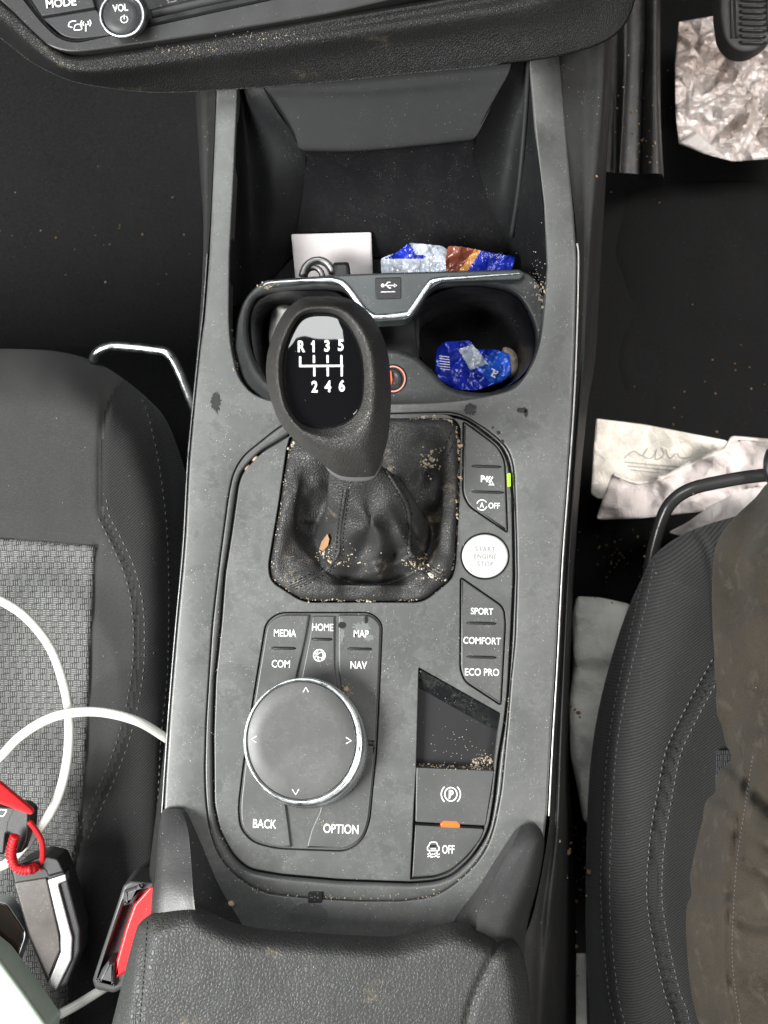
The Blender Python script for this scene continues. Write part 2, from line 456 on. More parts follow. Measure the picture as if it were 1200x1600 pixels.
def soft_fabric(name, col, fine=3000, lint=0.6, sheen=0.3, spec=0.15):
    g = NG(name); c = g.mix(g.ramp(g.noise(fine, 3), 0.3, 0.7), sc3(col, 0.6), sc3(col, 1.4)); c = g.mix(g.math('MULTIPLY', g.noise(18, 4), 0.4), c, sc3(col, 1.35))
    mp = g.n('Mapping'); g.l(g.tc.outputs['Object'], mp.inputs[0]); mp.inputs['Scale'].default_value = (0.25, 1.3, 1)
    st = g.noise(1700, 2, vec=mp.outputs[0]); c = g.mix(g.math('MULTIPLY', g.ramp(st, 0.5, 0.75), 0.35), c, sc3(col, 1.9))
    if lint:
        sp = g.math('MULTIPLY', g.ramp(g.voro(330), 0.08, 0.04), g.ramp(g.noise(50, 2), 0.55, 0.6)); c = g.mix(g.math('MULTIPLY', sp, lint), c, (0.42, 0.42, 0.4))
    return g.fin(c, 0.92, g.bump(g.noise(fine*0.6, 3), 0.5, 0.0004), spec=spec, Sheen_Weight=sheen)
def simple(name, col, rough=0.5, spec=0.5, bumps=0, bs=300, em=None, es=1.0, **kw):
    g = NG(name); c = g.mix(g.noise(120, 3), sc3(col, 0.9), sc3(col, 1.08))
    nr = g.bump(g.noise(bs, 4), bumps, 0.0006) if bumps else None
    if em: kw['Emission_Color'] = (*em, 1); kw['Emission_Strength'] = es
    return g.fin(c, rough, nr, spec=spec, **kw)
def papery(name, col, dirt=(0.35, 0.32, 0.27), amt=0.3, rough=0.6, sc=60, th=(0.5, 0.7), spec=0.3, bs=0.3):
    g = NG(name); m = g.math('MULTIPLY', g.ramp(g.noise(sc, 6, 0.65, 0.5), *th), amt); c = g.mix(m, col, dirt)
    v = g.voro(55, 'F1', 1.0); v2 = g.voro(140, 'DISTANCE_TO_EDGE')
    return g.fin(c, rough, g.bump(g.noise(220, 5, 0.6, 0.3), bs, 0.0006, g.bump(g.ramp(v2, 0, 0.12), 0.35, 0.0006, g.bump(v, 0.55, 0.006))), spec=spec)

M = {}
M['con'] = plastic('console_grey_plastic', (0.084, 0.0865, 0.085), 0.37, 2400, 0.22, 0.75, 1.0, 0.5)
M['key'] = plastic('button_plastic', (0.072, 0.074, 0.073), 0.40, 2600, 0.14, 0.35, 0.7, 0.5)
M['disc'] = plastic('controller_plastic', (0.084, 0.085, 0.084), 0.44, 3000, 0.2, 0.5, 0.3)
M['ring'] = plastic('channel_plastic', (0.085, 0.087, 0.086), 0.36, 2600, 0.08, 0.6, 1.0)
M['black'] = plastic('black_plastic', (0.012, 0.012, 0.013), 0.45, 1800, 0.2, 0, 0.5)
M['deep'] = plastic('gap_black_plastic', (0.004, 0.004, 0.005), 0.5, 1800, 0.2, 0, 0)
M['bin'] = plastic('bin_shaded_plastic', (0.006, 0.006, 0.007), 0.65, 1500, 0.3, 0.10, 0.3, 0.12)  # bin plastic darkened to stand for shade under the dash
M['binw'] = plastic('bin_wall_shaded_plastic', (0.008, 0.0083, 0.009), 0.6, 1500, 0.3, 0.05, 0.3, 0.14)  # same bin plastic, shade of the side walls put into the colour
M['binlit'] = plastic('bin_back_lit_plastic', (0.018, 0.0185, 0.019), 0.6, 1500, 0.3, 0.05, 0.2, 0.18)  # same bin plastic, lighter tone for the lit upper back
M['cup'] = plastic('cup_liner_plastic', (0.014, 0.014, 0.017), 0.30, 1800, 0.25, 0.3, 0.8)
M['cupr'] = plastic('cup_rim_plastic', (0.022, 0.0235, 0.024), 0.38, 1800, 0.25, 0.4, 0.9)
M['gloss'] = plastic('pocket_gloss_plastic', (0.008, 0.0085, 0.009), 0.22, 900, 0.05, 0.5, 1.0, 0.35)
M['side'] = plastic('side_trim_plastic', (0.020, 0.020, 0.020), 0.55, 1500, 0.4, 0.1, 0.6, 0.25)
M['fin'] = plastic('fin_plastic', (0.036, 0.0365, 0.037), 0.42, 1300, 0.45, 0.15, 0.8)
M['chrome'] = metal('satin_chrome', (0.80, 0.84, 0.85), 0.33)
M['alu'] = metal('brushed_edge_metal', (0.34, 0.34, 0.33), 0.4)
M['barmetal'] = metal('dark_bar_metal', (0.50, 0.51, 0.52), 0.3)
M['barblack'] = simple('black_bar_paint', (0.03, 0.03, 0.03), 0.25, 0.6)
M['white'] = simple('white_print', (0.80, 0.81, 0.80), 0.5)
M['greyprint'] = simple('grey_print', (0.22, 0.21, 0.21), 0.5)
M['silverbtn'] = plastic('silver_button_face', (0.47, 0.47, 0.46), 0.5, 2500, 0.1, 0, 0.3)
M['knob'] = leather('knob_leather', (0.032, 0.031, 0.029), 1000, 0.38, 0.6, 0.35, 0.6, (0.12, 0.10, 0.07))
M['boot'] = leather('boot_leather', (0.027, 0.027, 0.027), 850, 0.42, 0.5, 1.0, 0.5, (0.19,0.16,0.115))
M['arm'] = leather('armrest_leather', (0.044, 0.0455, 0.044), 560, 0.46, 0.55, 0.4, 0.4, (0.22, 0.18, 0.11))
M['dash'] = leather('dash_skin', (0.011, 0.011, 0.011), 900, 0.42, 0.6, 0.3, 0.4)
M['dashp'] = plastic('dash_panel_plastic', (0.030, 0.030, 0.032), 0.5, 1500, 0.3, 0, 0.5)
M['plate'] = simple('gloss_black_plate', (0.004, 0.004, 0.005), 0.03, 0.9)
M['thread'] = simple('grey_thread', (0.13, 0.132, 0.13), 0.8)
M['threadl'] = simple('light_thread', (0.12, 0.122, 0.12), 0.8)
M['threadk'] = simple('black_thread', (0.012, 0.012, 0.012), 0.7)
M['twill'] = fabric_twill('bolster_twill', (0.017, 0.0172, 0.017), 0.0012, 2.3, 0.6)
M['twill2'] = fabric_twill('driver_bolster_twill', (0.021, 0.0212, 0.021), 0.0013, 2.15, 0.7)
M['soft'] = soft_fabric('seat_front_fabric', (0.036, 0.0362, 0.0355), 3000, 0.6, 0.12)
M['weave'] = weave('woven_insert', (0.006, 0.0062, 0.0062), (0.21, 0.213, 0.206), 0.0033)
M['carpet'] = soft_fabric('floor_carpet', (0.008, 0.008, 0.008), 900, 0.3, 0.03, 0.05)
M['matl'] = soft_fabric('passenger_floor_mat', (0.012, 0.012, 0.0125), 800, 0.2, 0.03, 0.05)
M['orange'] = simple('orange_led', (0.5, 0.08, 0.02), 0.3, 0.5, em=(1.0, 0.13, 0.02), es=1.1)
M['green'] = simple('green_led', (0.2, 0.5, 0.02), 0.3, 0.5, em=(0.45, 1.0, 0.02), es=0.8)
M['crumb'] = simple('crumb', (0.36, 0.28, 0.18), 0.8, 0.3)
M['crumb2'] = simple('pale_crumb', (0.42, 0.38, 0.31), 0.7, 0.3)
M['bigcrumb'] = simple('tan_crumb', (0.50, 0.38, 0.24), 0.8, 0.3, 0.6, 900)
M['crumb3'] = simple('dark_crumb', (0.22, 0.13, 0.06), 0.8, 0.3)

# ------------------------------------------------------------------ outlines (photograph pixels)
OC = fil([(470,648),(705,643,14),(728,650),(762,671),(794,698,20),(804,729,20),(808,845),(809,901),(806,1000),(799,1066),(794,1131),(784,1236),(774,1289,25),(763,1323,20),(742,1354,20),(713,1381,20),(679,1402,20),(627,1408),(560,1408),(487,1404),(410,1396,20),(374,1374,20),(345,1345,20),(326,1299,25),(320,1240),(319,1200),(321,1129),(331,975),(342,881),(356,775),(364,737,14),(380,711,14),(435,667)], 10, 4)
OC = resample(OC, 240)
RIN = offset(OC, 10.5)       # inner edge of the sloping channel
IC = fil([(480,664),(705,652,8),(726,657),(742,667),(780,697,14),(793,722,14),(799,776),(801,901),(797,989),(792,1080),(786,1131),(777,1184),(770,1249),(763,1291,14),(754,1312,14),(734,1341,14),(707,1365,12),(681,1374,12),(642,1377),(530,1373),(440,1365),(389,1356,14),(365,1334,14),(344,1295,14),(336,1255),(335,1150),(338,1060),(347,975),(353,897),(363,834),(374,756),(381,737,12),(407,709,12),(450,683)], 8, 4)
BOOT = fil([(458,672),(480,656),(612,650),(700,650,14),(718,664,14),(717,780),(711,880),(706,904,14),(662,940,16),(474,940,16),(424,908,14),(420,885,14),(436,790),(449,700)], 10, 5)

# ------------------------------------------------------------------ setting
CON = thing('center_console', 'grey dusty car centre console with gear area, cup holders and rotary controller', 'console', P(580, 1000, -0.10))

def quad_px(name, pts, mat, parent=None):
    return obj(name, [P(*p) for p in pts], [tuple(range(len(pts)))], mat, parent, smooth=False)
# footwell floor, a sheet with shallow folds
def flz(X, Y, d): return -0.285 + 0.004*fbm(X, Y, 260, 3, 4)
fl = patch('floor', [(-700,-900),(1900,-900),(1900,2400),(-700,2400)], flz, [M['carpet']], None, 26, 0)
tag(fl, kind='structure', label='black carpeted car floor', cat=None)
del fl['label']
# firewall behind the dashboard closes the footwells
fw = obj('bulkhead_wall', [P(-700,-330,-0.29)+Vector((0,0,0)), P(1900,-330,-0.29), P(1900,-330,-0.29)+Vector((0,0.05,0.45)), P(-700,-330,-0.29)+Vector((0,0.05,0.45))], [(0,1,2,3)], M['carpet'], None, smooth=False)
tag(fw, kind='structure')
mt = patch('floor_mat', fil([(-500,-150),(300,-150),(335,150),(330,520),(300,900),(-500,900)], 40), lambda X, Y, d: -0.272 + rnd(d, 12, 0.004) + 0.004*fbm(X, Y, 150, 3, 9), [M['matl']], None, 12, 0.006)
tag(mt, 'dark grey carpet mat on the passenger floor beyond the left seat', 'floor mat')
mt = patch('floor_mat', fil([(968,285),(1500,285),(1500,1500),(930,1500),(940,900),(962,480),(950,380)], 30), lambda X, Y, d: -0.280 + rnd(d, 30, 0.004) + 0.010*fbm(X, Y, 160, 3, 19), [M['carpet']], None, 10, 0.002)
tag(mt, 'black rubber-backed mat on the driver floor under the paper bags', 'floor mat')

# ------------------------------------------------------------------ console body
# opening of storage bin and cup holders
def densify(c, st=14):
    out = []
    for i in range(len(c)):
        a, b = c[i][:2], c[(i+1) % len(c)][:2]; n = max(1, int(math.hypot(b[0]-a[0], b[1]-a[1])/st))
        out += [(a[0]+(b[0]-a[0])*k/n, a[1]+(b[1]-a[1])*k/n) for k in range(n)]
    return out
HC = [(371,60),(371,146),(364,300),(359,396),(358,480)] + cr([(358,500),(362,545),(377,595),(416,624),(500,632),(611,631),(703,627),(790,612),(820,588),(841,544),(850,482),(855,416)], 5) + [(850,317),(836,198),(827,97),(825,60)]
OUT = [(337,60),(337,146),(333,250),(327,396),(319,500),(312,542),(303,633),(295,721),(289,835),(284,897),(276,980),(266,1100),(259,1200),(254,1290),(246,1360),(240,1420),(236,1500),(800,1500),(830,1420),(848,1330),(855,1267),(861,1150),(868,1035),(876,879),(884,776),(893,650),(898,540),(901,410),(896,330),(887,243),(876,120),(871,60)]
# the outer panel top: right band near the dash bent down to imitate its shade
def topz(x, y): return -0.015*min(1, max(0, (x-838)/38))*(lambda t: t*t*(3-2*t))(min(1, max(0, (400-y)/260)))
OUT = densify(OUT); HC = densify(HC)
panel('top_panel', OUT, M['con'], CON, 0.0, 0.012, 0.0016, holes=[list(reversed(HC)), OC], hbev=0.0009, seg=4, zf=topz, soft=True)
NB = 140
def by_angle(c, cx, cy, n=NB):
    """resample contour by equal angle about centre"""
    c = resample(c, 720); a = [math.atan2(y-cy, x-cx) for x, y in c]; r = [math.hypot(x-cx, y-cy) for x, y in c]
    s = sorted(zip(a, r)); A = [q[0] for q in s]; R = [q[1] for q in s]
    A = [A[-1]-2*math.pi]+A+[A[0]+2*math.pi]; R = [R[-1]]+R+[R[0]]
    out = []
    for k in range(n):
        t = -math.pi+2*math.pi*k/n; q = float(np.interp(t, A, R)); out.append((cx+q*math.cos(t), cy+q*math.sin(t)))
    return out
# channel round the inner panel
r0 = by_angle(offset(OC, 1.6), 565, 1000, 300); r9 = by_angle(offset(IC, -3.6), 565, 1000, 300)
def mixr(t): return [(a[0]*(1-t)+b[0]*t, a[1]*(1-t)+b[1]*t) for a, b in zip(r0, r9)]
r1, r2, r3 = mixr(0.2), mixr(0.72), mixr(1.0)
def ring_at(r, z): return [P(x, y, z) for x, y in r]
loft('channel_trim', [ring_at(r0, -0.006), ring_at(r0, -0.0014), ring_at(r1, -0.0007), ring_at(r2, -0.0016), ring_at(r3, -0.0028), ring_at(r3, -0.006)], M['ring'], CON)
panel('base_plate', offset(OC, -6), M['deep'], CON, -0.0055, 0.003, 0.0004, holes=[offset(BOOT, -4), ell(0,0,1)] if False else [offset(BOOT, -4)])
# inner panel and its cut-outs
B1 = fil([(725,660,3),(778,699,12),(788,722,10),(792,830,2),(733,790,12),(724,771,12)], 6, 5)
B2 = fil([(721,904,3),(786,949,10),(789,973,12),(782,1100,3),(727,1064,12),(720,1046,12)], 6, 5)
STB = ell(758, 869, 36, 34, 56)
PAD = fil([(416,973,16),(436,958,14),(580,958,14),(597,974,14),(594,1045),(587,1180),(577,1285,24),(566,1313,16),(542,1329,20),(431,1325,30),(395,1315,22),(376,1294,18),(373,1262,18),(380,1204),(396,1096)], 10, 5)
WELL = fil([(655,1044,1),(781,1115,2),(768,1232),(758,1290,10),(751,1310,8),(731,1338,10),(704,1362,10),(680,1370,6),(642,1373,1),(648,1250,2),(651,1200,2)], 4, 4)
panel('inner_panel', IC, M['con'], CON, 0.0002, 0.005, 0.0005, holes=[offset(BOOT, -1.5), offset(B1, -2.2), offset(B2, -2.2), offset(STB, -2.5), offset(PAD, -1.8), offset(WELL, -1.0)], hbev=0.0003)
# --- button bank near the gaiter
o = panel('driver_aid_button', B1, M['key'], CON, 0.0004, 0.004, 0.0008, seg=4)
def ridge(parent, x, y, w, rot=0.03, z=0.0004, name='ridge'):
    h = w/2; pts = [P(x-h*math.cos(rot), y-h*math.sin(rot), z), P(x-h*.8*math.cos(rot), y-h*.8*math.sin(rot), z+0.0003), P(x+h*.8*math.cos(rot), y+h*.8*math.sin(rot), z+0.0003), P(x+h*math.cos(rot), y+h*math.sin(rot), z)]
    v, f = tube_vf(pts, [0.0003, 0.00065, 0.00065, 0.0003], 8); fixn(obj(name, v, f, M['black'], parent))
ridge(o, 760, 729, 46); ridge(o, 762, 769, 50)
ZT = 0.00062
strokes('parking_symbol', [[(762,744),(758,750)],[(766,744),(760,753)],[(770,745),(764,754)],[(765,757),(771,757)],([(764,758),(772,758),(768,751)],True,1.6)], 2.2, flat_at(ZT), M['white'], o)
text('button_lettering', [('P', 754, 748, 10, 0.03, 0.85, 0.03), ('OFF', 772, 790, 9, 0.03, 0.8, 0.01), ('A', 753, 789, 8, 0.03, 0.8, 0.02)], flat_at(ZT), M['white'], o)
strokes('button_symbol', [([*ell(753,789,8,8,24)][1:11], False, 1.5), ([*ell(753,789,8,8,24)][13:23], False, 1.5)], 1.5, flat_at(ZT), M['white'], o)
panel('indicator_lamp', fil([(792.5,740),(797.5,739),(798,760),(793.5,761)], 1.5, 3), M['green'], CON, 0.0016, 0.003, 0.0002)
panel('indicator_lamp', fil([(793.5,780),(798,779),(798.5,799),(794.5,801)], 1.5, 3), M['ring'], CON, 0.0014, 0.003, 0.0002)
# --- start button
o = panel('start_button', STB, M['silverbtn'], CON, 0.0012, 0.005, 0.0009, seg=4)
strokes('seam_ring', [(ell(758,869,37,35,56), True, 2.2)], 2.2, flat_at(-0.001), M['deep'], o)
text('button_lettering', [('START', 758, 858, 7.5, 0.03, 0.9, -0.005, 1.15), ('ENGINE', 758, 869.5, 7.5, 0.03, 0.85, -0.005, 1.15), ('STOP', 758, 881, 7.5, 0.03, 0.9, -0.005, 1.15)], flat_at(0.00133), M['greyprint'], o)
# --- driving mode bank
o = panel('drive_mode_button', B2, M['key'], CON, 0.0004, 0.004, 0.0008, seg=4)
ridge(o, 752, 974, 46); ridge(o, 752, 1027, 46)
text('button_lettering', [('SPORT', 753, 955, 10, 0.03, 0.82, 0.012), ('COMFORT', 753, 1001, 10.5, 0.03, 0.82, 0.012), ('ECO PRO', 753, 1050, 11, 0.02, 0.82, 0.012)], flat_at(ZT), M['white'], o)
# --- parking brake switch with finger pocket
def wz(X, Y, d): 
    t = np.clip((Y-(1047+ (X-654)*0.56))/95.0, 0, 1); return -0.0008 - 0.0125*np.sin(t*math.pi/2)**1.2
pk = patch('finger_pocket', [(654,1044),(783,1116),(778,1160),(774,1206),(649,1199)], wz, [M['gloss']], CON, 4, 0.001)
o = panel('parking_brake_switch', fil([(650.5,1199,2),(772,1204,2),(758.5,1290,4),(649,1284,2)], 2, 3), M['key'], CON, 0.0006, 0.014, 0.0006)
strokes('brake_symbol', [(ell(704.5,1241,9.5,10.5,32), True, 1.9), ([(704.5+15*math.cos(a), 1241+15.5*math.sin(a)) for a in np.linspace(-0.85,0.85,10)], False, 1.9), ([(704.5+15*math.cos(a), 1241+15.5*math.sin(a)) for a in np.linspace(math.pi-0.85,math.pi+0.85,10)], False, 1.9)], 1.9, flat_at(0.00085), M['white'], o)
text('button_lettering', [('P', 704.5, 1241, 12.5, 0.03, 0.8, 0.04)], flat_at(0.00085), M['white'], o)
o = panel('stability_button', fil([(649,1289,1),(756.5,1295,4),(750,1312,10),(729,1338,12),(703,1360,12),(680,1367.5,6),(644,1371,1)], 4, 4), M['key'], CON, 0.0004, 0.005, 0.0005)
text('button_lettering', [('OFF', 700.5, 1327, 13, 0.02, 0.60, 0.012)], flat_at(ZT), M['white'], o)
strokes('skid_symbol', [(fil([(670,1322),(672,1316),(682,1316),(684,1322)],2,3), True, 1.8), (fil([(668,1322),(686,1322),(686,1329),(668,1329)],2,3), True, 1.8), [(673,1326),(681,1326)], [(671,1329),(671,1332)], [(683,1329),(683,1332)],
   cr([(668,1335),(672,1333),(674,1335.5),(677,1334)],4), cr([(678,1335),(682,1333),(684,1335.5),(687,1334)],4), cr([(668,1339),(672,1337),(674,1339.5),(677,1338)],4), cr([(678,1339),(682,1337),(684,1339.5),(687,1338)],4)], 1.6, flat_at(ZT), M['white'], o)
o = panel('indicator_lamp', fil([(688,1288),(693,1282.5),(714,1283.5),(719,1289),(718,1293.5),(689,1292)], 1.5, 3), M['orange'], CON, 0.0010, 0.004, 0.0005)
# --- rotary controller area
panel('keypad_base', PAD, M['key'], CON, -0.0010, 0.004, 0.0004)
KL1 = fil([(417,975,14),(437,960.5,12),(484,960.5,3),(477,1000),(463,1060),(462,1160,1),(387,1160,1),(397,1096)], 8, 4)
KL2 = fil([(386,1163,1),(446,1163,1),(446,1255,2),(451,1290),(455,1324.5,2),(431,1323.5,20),(396,1313,22),(377.5,1293,16),(375,1262,16),(381,1204)], 8, 4)
KR1 = fil([(528,960.5,3),(579,960.5,12),(595,975,12),(592.5,1045),(587,1160,1),(545,1160,1),(533,1075,8),(528,1040)], 8, 4)
KR2 = fil([(500,1163,1),(586.5,1163,1),(585,1190),(575.5,1284,22),(565,1311.5,14),(541,1327,18),(478,1325,2),(486,1295,8),(500,1265,6)], 8, 4)
KH = fil([(488,962,2),(524,962,2),(523.5,1040),(529,1080,4),(540,1160,1),(468,1160,1),(470,1060),(482,1000)], 2, 3)
for nm, k, z in (('media_button', KL1, 0.0005), ('back_button', KL2, 0.0005), ('map_button', KR1, 0.0005), ('option_button', KR2, 0.0005), ('home_button', KH, 0.0)):
    o = panel(nm, offset(k, 0.5), M['key'], CON, z, 0.004, 0.0008, seg=4)
    zt = flat_at(z+0.00022)
    if nm == 'media_button':
        ridge(o, 443, 1013, 38, 0.02, z); text('button_lettering', [('MEDIA', 445, 989, 11, 0.02, 0.76, 0.012), ('COM', 439, 1037, 11.5, 0.02, 0.78, 0.012)], zt, M['white'], o)
    if nm == 'back_button': text('button_lettering', [('BACK', 413, 1287, 13.5, 0.04, 0.74, 0.012)], zt, M['white'], o)
    if nm == 'map_button':
        ridge(o, 562, 1014, 38, 0.02, z); text('button_lettering', [('MAP', 564, 990, 11, 0.02, 0.78, 0.012), ('NAV', 560, 1039, 11.5, 0.02, 0.78, 0.012)], zt, M['white'], o)
    if nm == 'option_button': text('button_lettering', [('OPTION', 533, 1295, 14, 0.04, 0.74, 0.012)], zt, M['white'], o)
    if nm == 'home_button':
        ridge(o, 503, 999, 32, 0.02, z); text('button_lettering', [('HOME', 504, 980, 11, 0.02, 0.76, 0.012)], zt, M['white'], o)
        strokes('globe_symbol', [(ell(499,1024,9,9,28), True, 1.8), cr([(492,1019),(498,1027),(507,1027)],4), cr([(497,1015.5),(495,1024),(499,1033)],4), cr([(503,1016),(505,1025),(501,1033)],4), cr([(491,1028),(499,1020),(507,1019)],4)], 1.4, zt, M['white'], o)
# controller: flared knurled base, chrome ring, flat touch face
CT = bpy.data.objects.new('rotary_controller', None)
def ering(cx, cy, rx, ry, z, n=120, kn=0.0):
    return [P(cx + (rx+(kn if k % 2 else 0))*math.cos(2*math.pi*k/n), cy + (ry+(kn if k % 2 else 0))*math.sin(2*math.pi*k/n), z) for k in range(n)]
kb = loft('rotary_controller', [ering(485,1170,84,88,-0.001,200), ering(484,1169,90,94,0.0015,200), ering(482.5,1167,93,96,0.003,200,1.3), ering(479,1163,94.5,99,0.0095,200,1.3), ering(478,1162,93.5,98,0.0110,200)], M['barmetal'], CON)
loft('chrome_ring', [ering(478,1162,94.0,98.6,0.0108), ering(477,1161,95.0,100.5,0.0120), ering(475.5,1160,95.2,101.5,0.0135), ering(474,1159,93.5,100,0.0150), ering(472.5,1158,90,97,0.0158), ering(471.3,1157.3,86.5,93.3,0.0152), ering(471,1157,85.3,92,0.0140)], M['chrome'], kb)
loft('touch_face', [ering(471,1157,85.0,91.8,0.0138), ering(471,1157,84.3,91.2,0.0150), ering(471,1157,83,90,0.0154), ering(471,1157,60,65,0.01535), ering(471,1157,20,22,0.0152)], M['disc'], kb, cap=True)
for am in ([(473.5,1081.5),(478,1074),(482,1081.5)], [(456.5,1233),(462,1242),(467,1233)], [(401,1150),(393,1155),(400.5,1160)], [(540.5,1152),(549,1157.5),(540.5,1162)]):
    strokes('arrow_mark', [am], 1.6, flat_at(0.0156), M['white'], kb)

# --- storage bin walls (behind the cup holders)
zb = -0.055
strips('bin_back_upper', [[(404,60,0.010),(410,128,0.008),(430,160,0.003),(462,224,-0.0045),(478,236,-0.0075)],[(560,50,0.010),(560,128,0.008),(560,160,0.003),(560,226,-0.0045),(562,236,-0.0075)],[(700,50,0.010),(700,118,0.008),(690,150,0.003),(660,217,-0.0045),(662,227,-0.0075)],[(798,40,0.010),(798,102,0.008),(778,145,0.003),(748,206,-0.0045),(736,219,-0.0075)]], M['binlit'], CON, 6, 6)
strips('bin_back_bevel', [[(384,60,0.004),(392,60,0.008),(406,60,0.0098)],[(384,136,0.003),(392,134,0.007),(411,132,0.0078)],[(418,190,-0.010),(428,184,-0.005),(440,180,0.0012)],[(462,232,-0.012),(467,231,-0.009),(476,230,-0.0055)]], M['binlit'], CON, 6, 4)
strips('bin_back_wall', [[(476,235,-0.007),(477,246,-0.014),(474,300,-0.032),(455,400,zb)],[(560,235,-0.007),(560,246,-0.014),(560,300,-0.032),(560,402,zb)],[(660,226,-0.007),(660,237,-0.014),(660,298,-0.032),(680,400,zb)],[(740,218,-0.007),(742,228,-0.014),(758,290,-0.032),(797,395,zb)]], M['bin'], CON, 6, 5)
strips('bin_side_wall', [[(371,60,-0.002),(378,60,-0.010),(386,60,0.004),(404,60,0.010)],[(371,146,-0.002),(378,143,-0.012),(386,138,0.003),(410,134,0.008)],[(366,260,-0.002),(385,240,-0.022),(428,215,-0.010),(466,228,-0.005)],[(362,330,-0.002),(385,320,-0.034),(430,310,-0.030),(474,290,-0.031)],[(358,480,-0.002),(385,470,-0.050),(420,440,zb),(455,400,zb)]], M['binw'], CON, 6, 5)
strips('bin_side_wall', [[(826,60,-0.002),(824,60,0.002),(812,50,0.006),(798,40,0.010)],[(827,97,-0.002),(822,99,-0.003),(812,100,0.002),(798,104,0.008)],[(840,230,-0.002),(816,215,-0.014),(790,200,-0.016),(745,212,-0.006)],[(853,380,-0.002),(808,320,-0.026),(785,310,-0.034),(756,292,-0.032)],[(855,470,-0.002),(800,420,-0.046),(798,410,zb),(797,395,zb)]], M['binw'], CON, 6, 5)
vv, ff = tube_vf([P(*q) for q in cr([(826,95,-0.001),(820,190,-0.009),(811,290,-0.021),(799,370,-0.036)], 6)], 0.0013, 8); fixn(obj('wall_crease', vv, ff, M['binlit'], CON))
# bin floor
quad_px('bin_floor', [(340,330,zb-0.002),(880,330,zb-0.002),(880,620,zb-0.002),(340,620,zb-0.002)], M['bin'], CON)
# --- cup holder insert: sunk plate with one wide opening, deep walls, chrome-edged bridge
CUPH = cr([(681,452),(745,446),(800,458),(828,495),(836,540),(818,588),(765,613),(705,606),(672,576),(648,556),(611,545),(580,556),(556,600),(500,617),(430,602),(398,562),(388,510),(400,468),(440,455),(530,452),(571,480),(590,492),(636,490),(655,474)], 5, True)
plate = fil([(380,470,14),(408,438,20),(600,432),(825,424,14),(846,446,16),(849,490),(843,548),(822,592),(792,616),(703,632),(611,637),(500,637),(416,629),(381,600,20),(366,545),(370,500)], 10, 4)
CH = panel('cup_holder', plate, M['cupr'], CON, -0.0085, 0.004, 0.001, holes=[list(reversed(CUPH))], hbev=0.0030, seg=5)
def shrinkc(c, k, cx, cy): return [((x-cx)*k+cx, (y-cy)*k+cy) for x, y in c]
RC = resample(cr([(652,480),(700,450),(760,447),(810,466),(835,520),(828,570),(790,604),(730,612),(680,584),(652,535)], 6, True), 90)
LC = resample(cr([(392,490),(420,458),(480,452),(530,458),(562,500),(566,550),(548,595),(500,616),(435,604),(400,566)], 6, True), 90)
for c, (cx, cy) in ((RC, (742,530)), (LC, (480,535))):
    rr = []
    for k, z in ((1.0, -0.012), (0.98, -0.018), (0.94, -0.040), (0.90, -0.056), (0.80, -0.060), (0.4, -0.060)):
        f = (D+0.0085)/(D-z)   # keep the real width, drop straight down
        rr.append([P(600+(x-600)*f, 800+(y-800)*f, z) for x, y in shrinkc(c, k, cx, cy)])
    loft('cup_well', rr, M['cup'], CH, cap=True)
# well lip under the plate, middle channel floor
quad_px('channel_floor', [(560,470,-0.034),(655,470,-0.034),(655,640,-0.034),(560,640,-0.034)], M['deep'], CH)
# socket tongue with the glowing ring
skt = panel('power_socket', ell(614,592,22,23,40), M['black'], CH, -0.0078, 0.004, 0.0008, holes=[ell(614,592,15,16,32)])
strokes('light_ring', [(ell(614,592,18.5,19.5,40), True, 2.2)], 2.2, flat_at(-0.0076), simple('dim_red_ring', (0.5,0.2,0.15), 0.4, 0.5, em=(1.0,0.30,0.18), es=0.35), skt)
loft('socket_plug', [ering(614,592,15,16,-0.0088,40), ering(614,592,12,13,-0.0072,40), ering(613,591,8,9,-0.0080,40), ering(612,590,2,2,-0.0084,40)], M['black'], skt, cap=True)
panel('glow_window', fil([(601,584),(611,578),(613,594),(610,606),(602,600)],3,3), M['orange'], skt, -0.0069, 0.002, 0.0003)
# bridge
BR = fil([(405,445,3),(416,438,3),(520,430),(588,427),(700,424),(811,421,3),(822,428,3),(812,437,3),(690,441,6),(672,452,8),(645,494,8),(634,500,6),(588,503,6),(575,496,8),(548,458,8),(532,445,6),(500,440,6),(418,448,4)], 4, 3)
bz = -0.0035
CB = panel('usb_bridge', BR, plastic('bridge_plastic', (0.040,0.047,0.048), 0.35, 2000, 0.1, 0.3, 1.0), CON, bz, 0.014, 0.0010)
CL = [(412,446),(425,441),(500,437),(524,438),(541,447),(566,480),(580,492),(592,495),(632,491),(641,486),(668,447),(682,437),(730,433),(812,427)]
def rib(name, line, w, z0, z1, mat, parent):
    l = cr(line, 5); m = len(l); R = [[] for _ in range(7)]
    for i in range(m):
        a, b = Vector(l[max(i-1,0)]), Vector(l[min(i+1,m-1)]); t = (b-a).normalized(); nn = Vector((-t.y, t.x))
        p = Vector(l[i]); g = w/2*min(1, 4*i/m+0.25, 4*(m-1-i)/m+0.25)
        for k in range(7):
            an = math.pi*k/6; q = p-nn*g*math.cos(an); R[k].append(P(q.x, q.y, z0+(z1-z0)*math.sin(an)**0.7))
    return loft(name, R, mat, parent, closed=False)
rib('chrome_strip', CL, 10, bz-0.0004, bz+0.0012, M['chrome'], CB)
us = panel('usb_port', fil([(586,434),(627,433),(627,467),(587,468)], 3, 3), M['black'], CB, bz+0.0004, 0.003, 0.0004)
strokes('usb_symbol', [[(598,446),(616,446)], [(602,446),(606,441),(610,441)], [(604,446),(608,450),(611,450)], ([(616,443.5),(620,446),(616,448.5)], True, 1.5), (ell(598,446,2,2,10), True, 1.8)], 1.5, flat_at(bz+0.0006), M['white'], us)
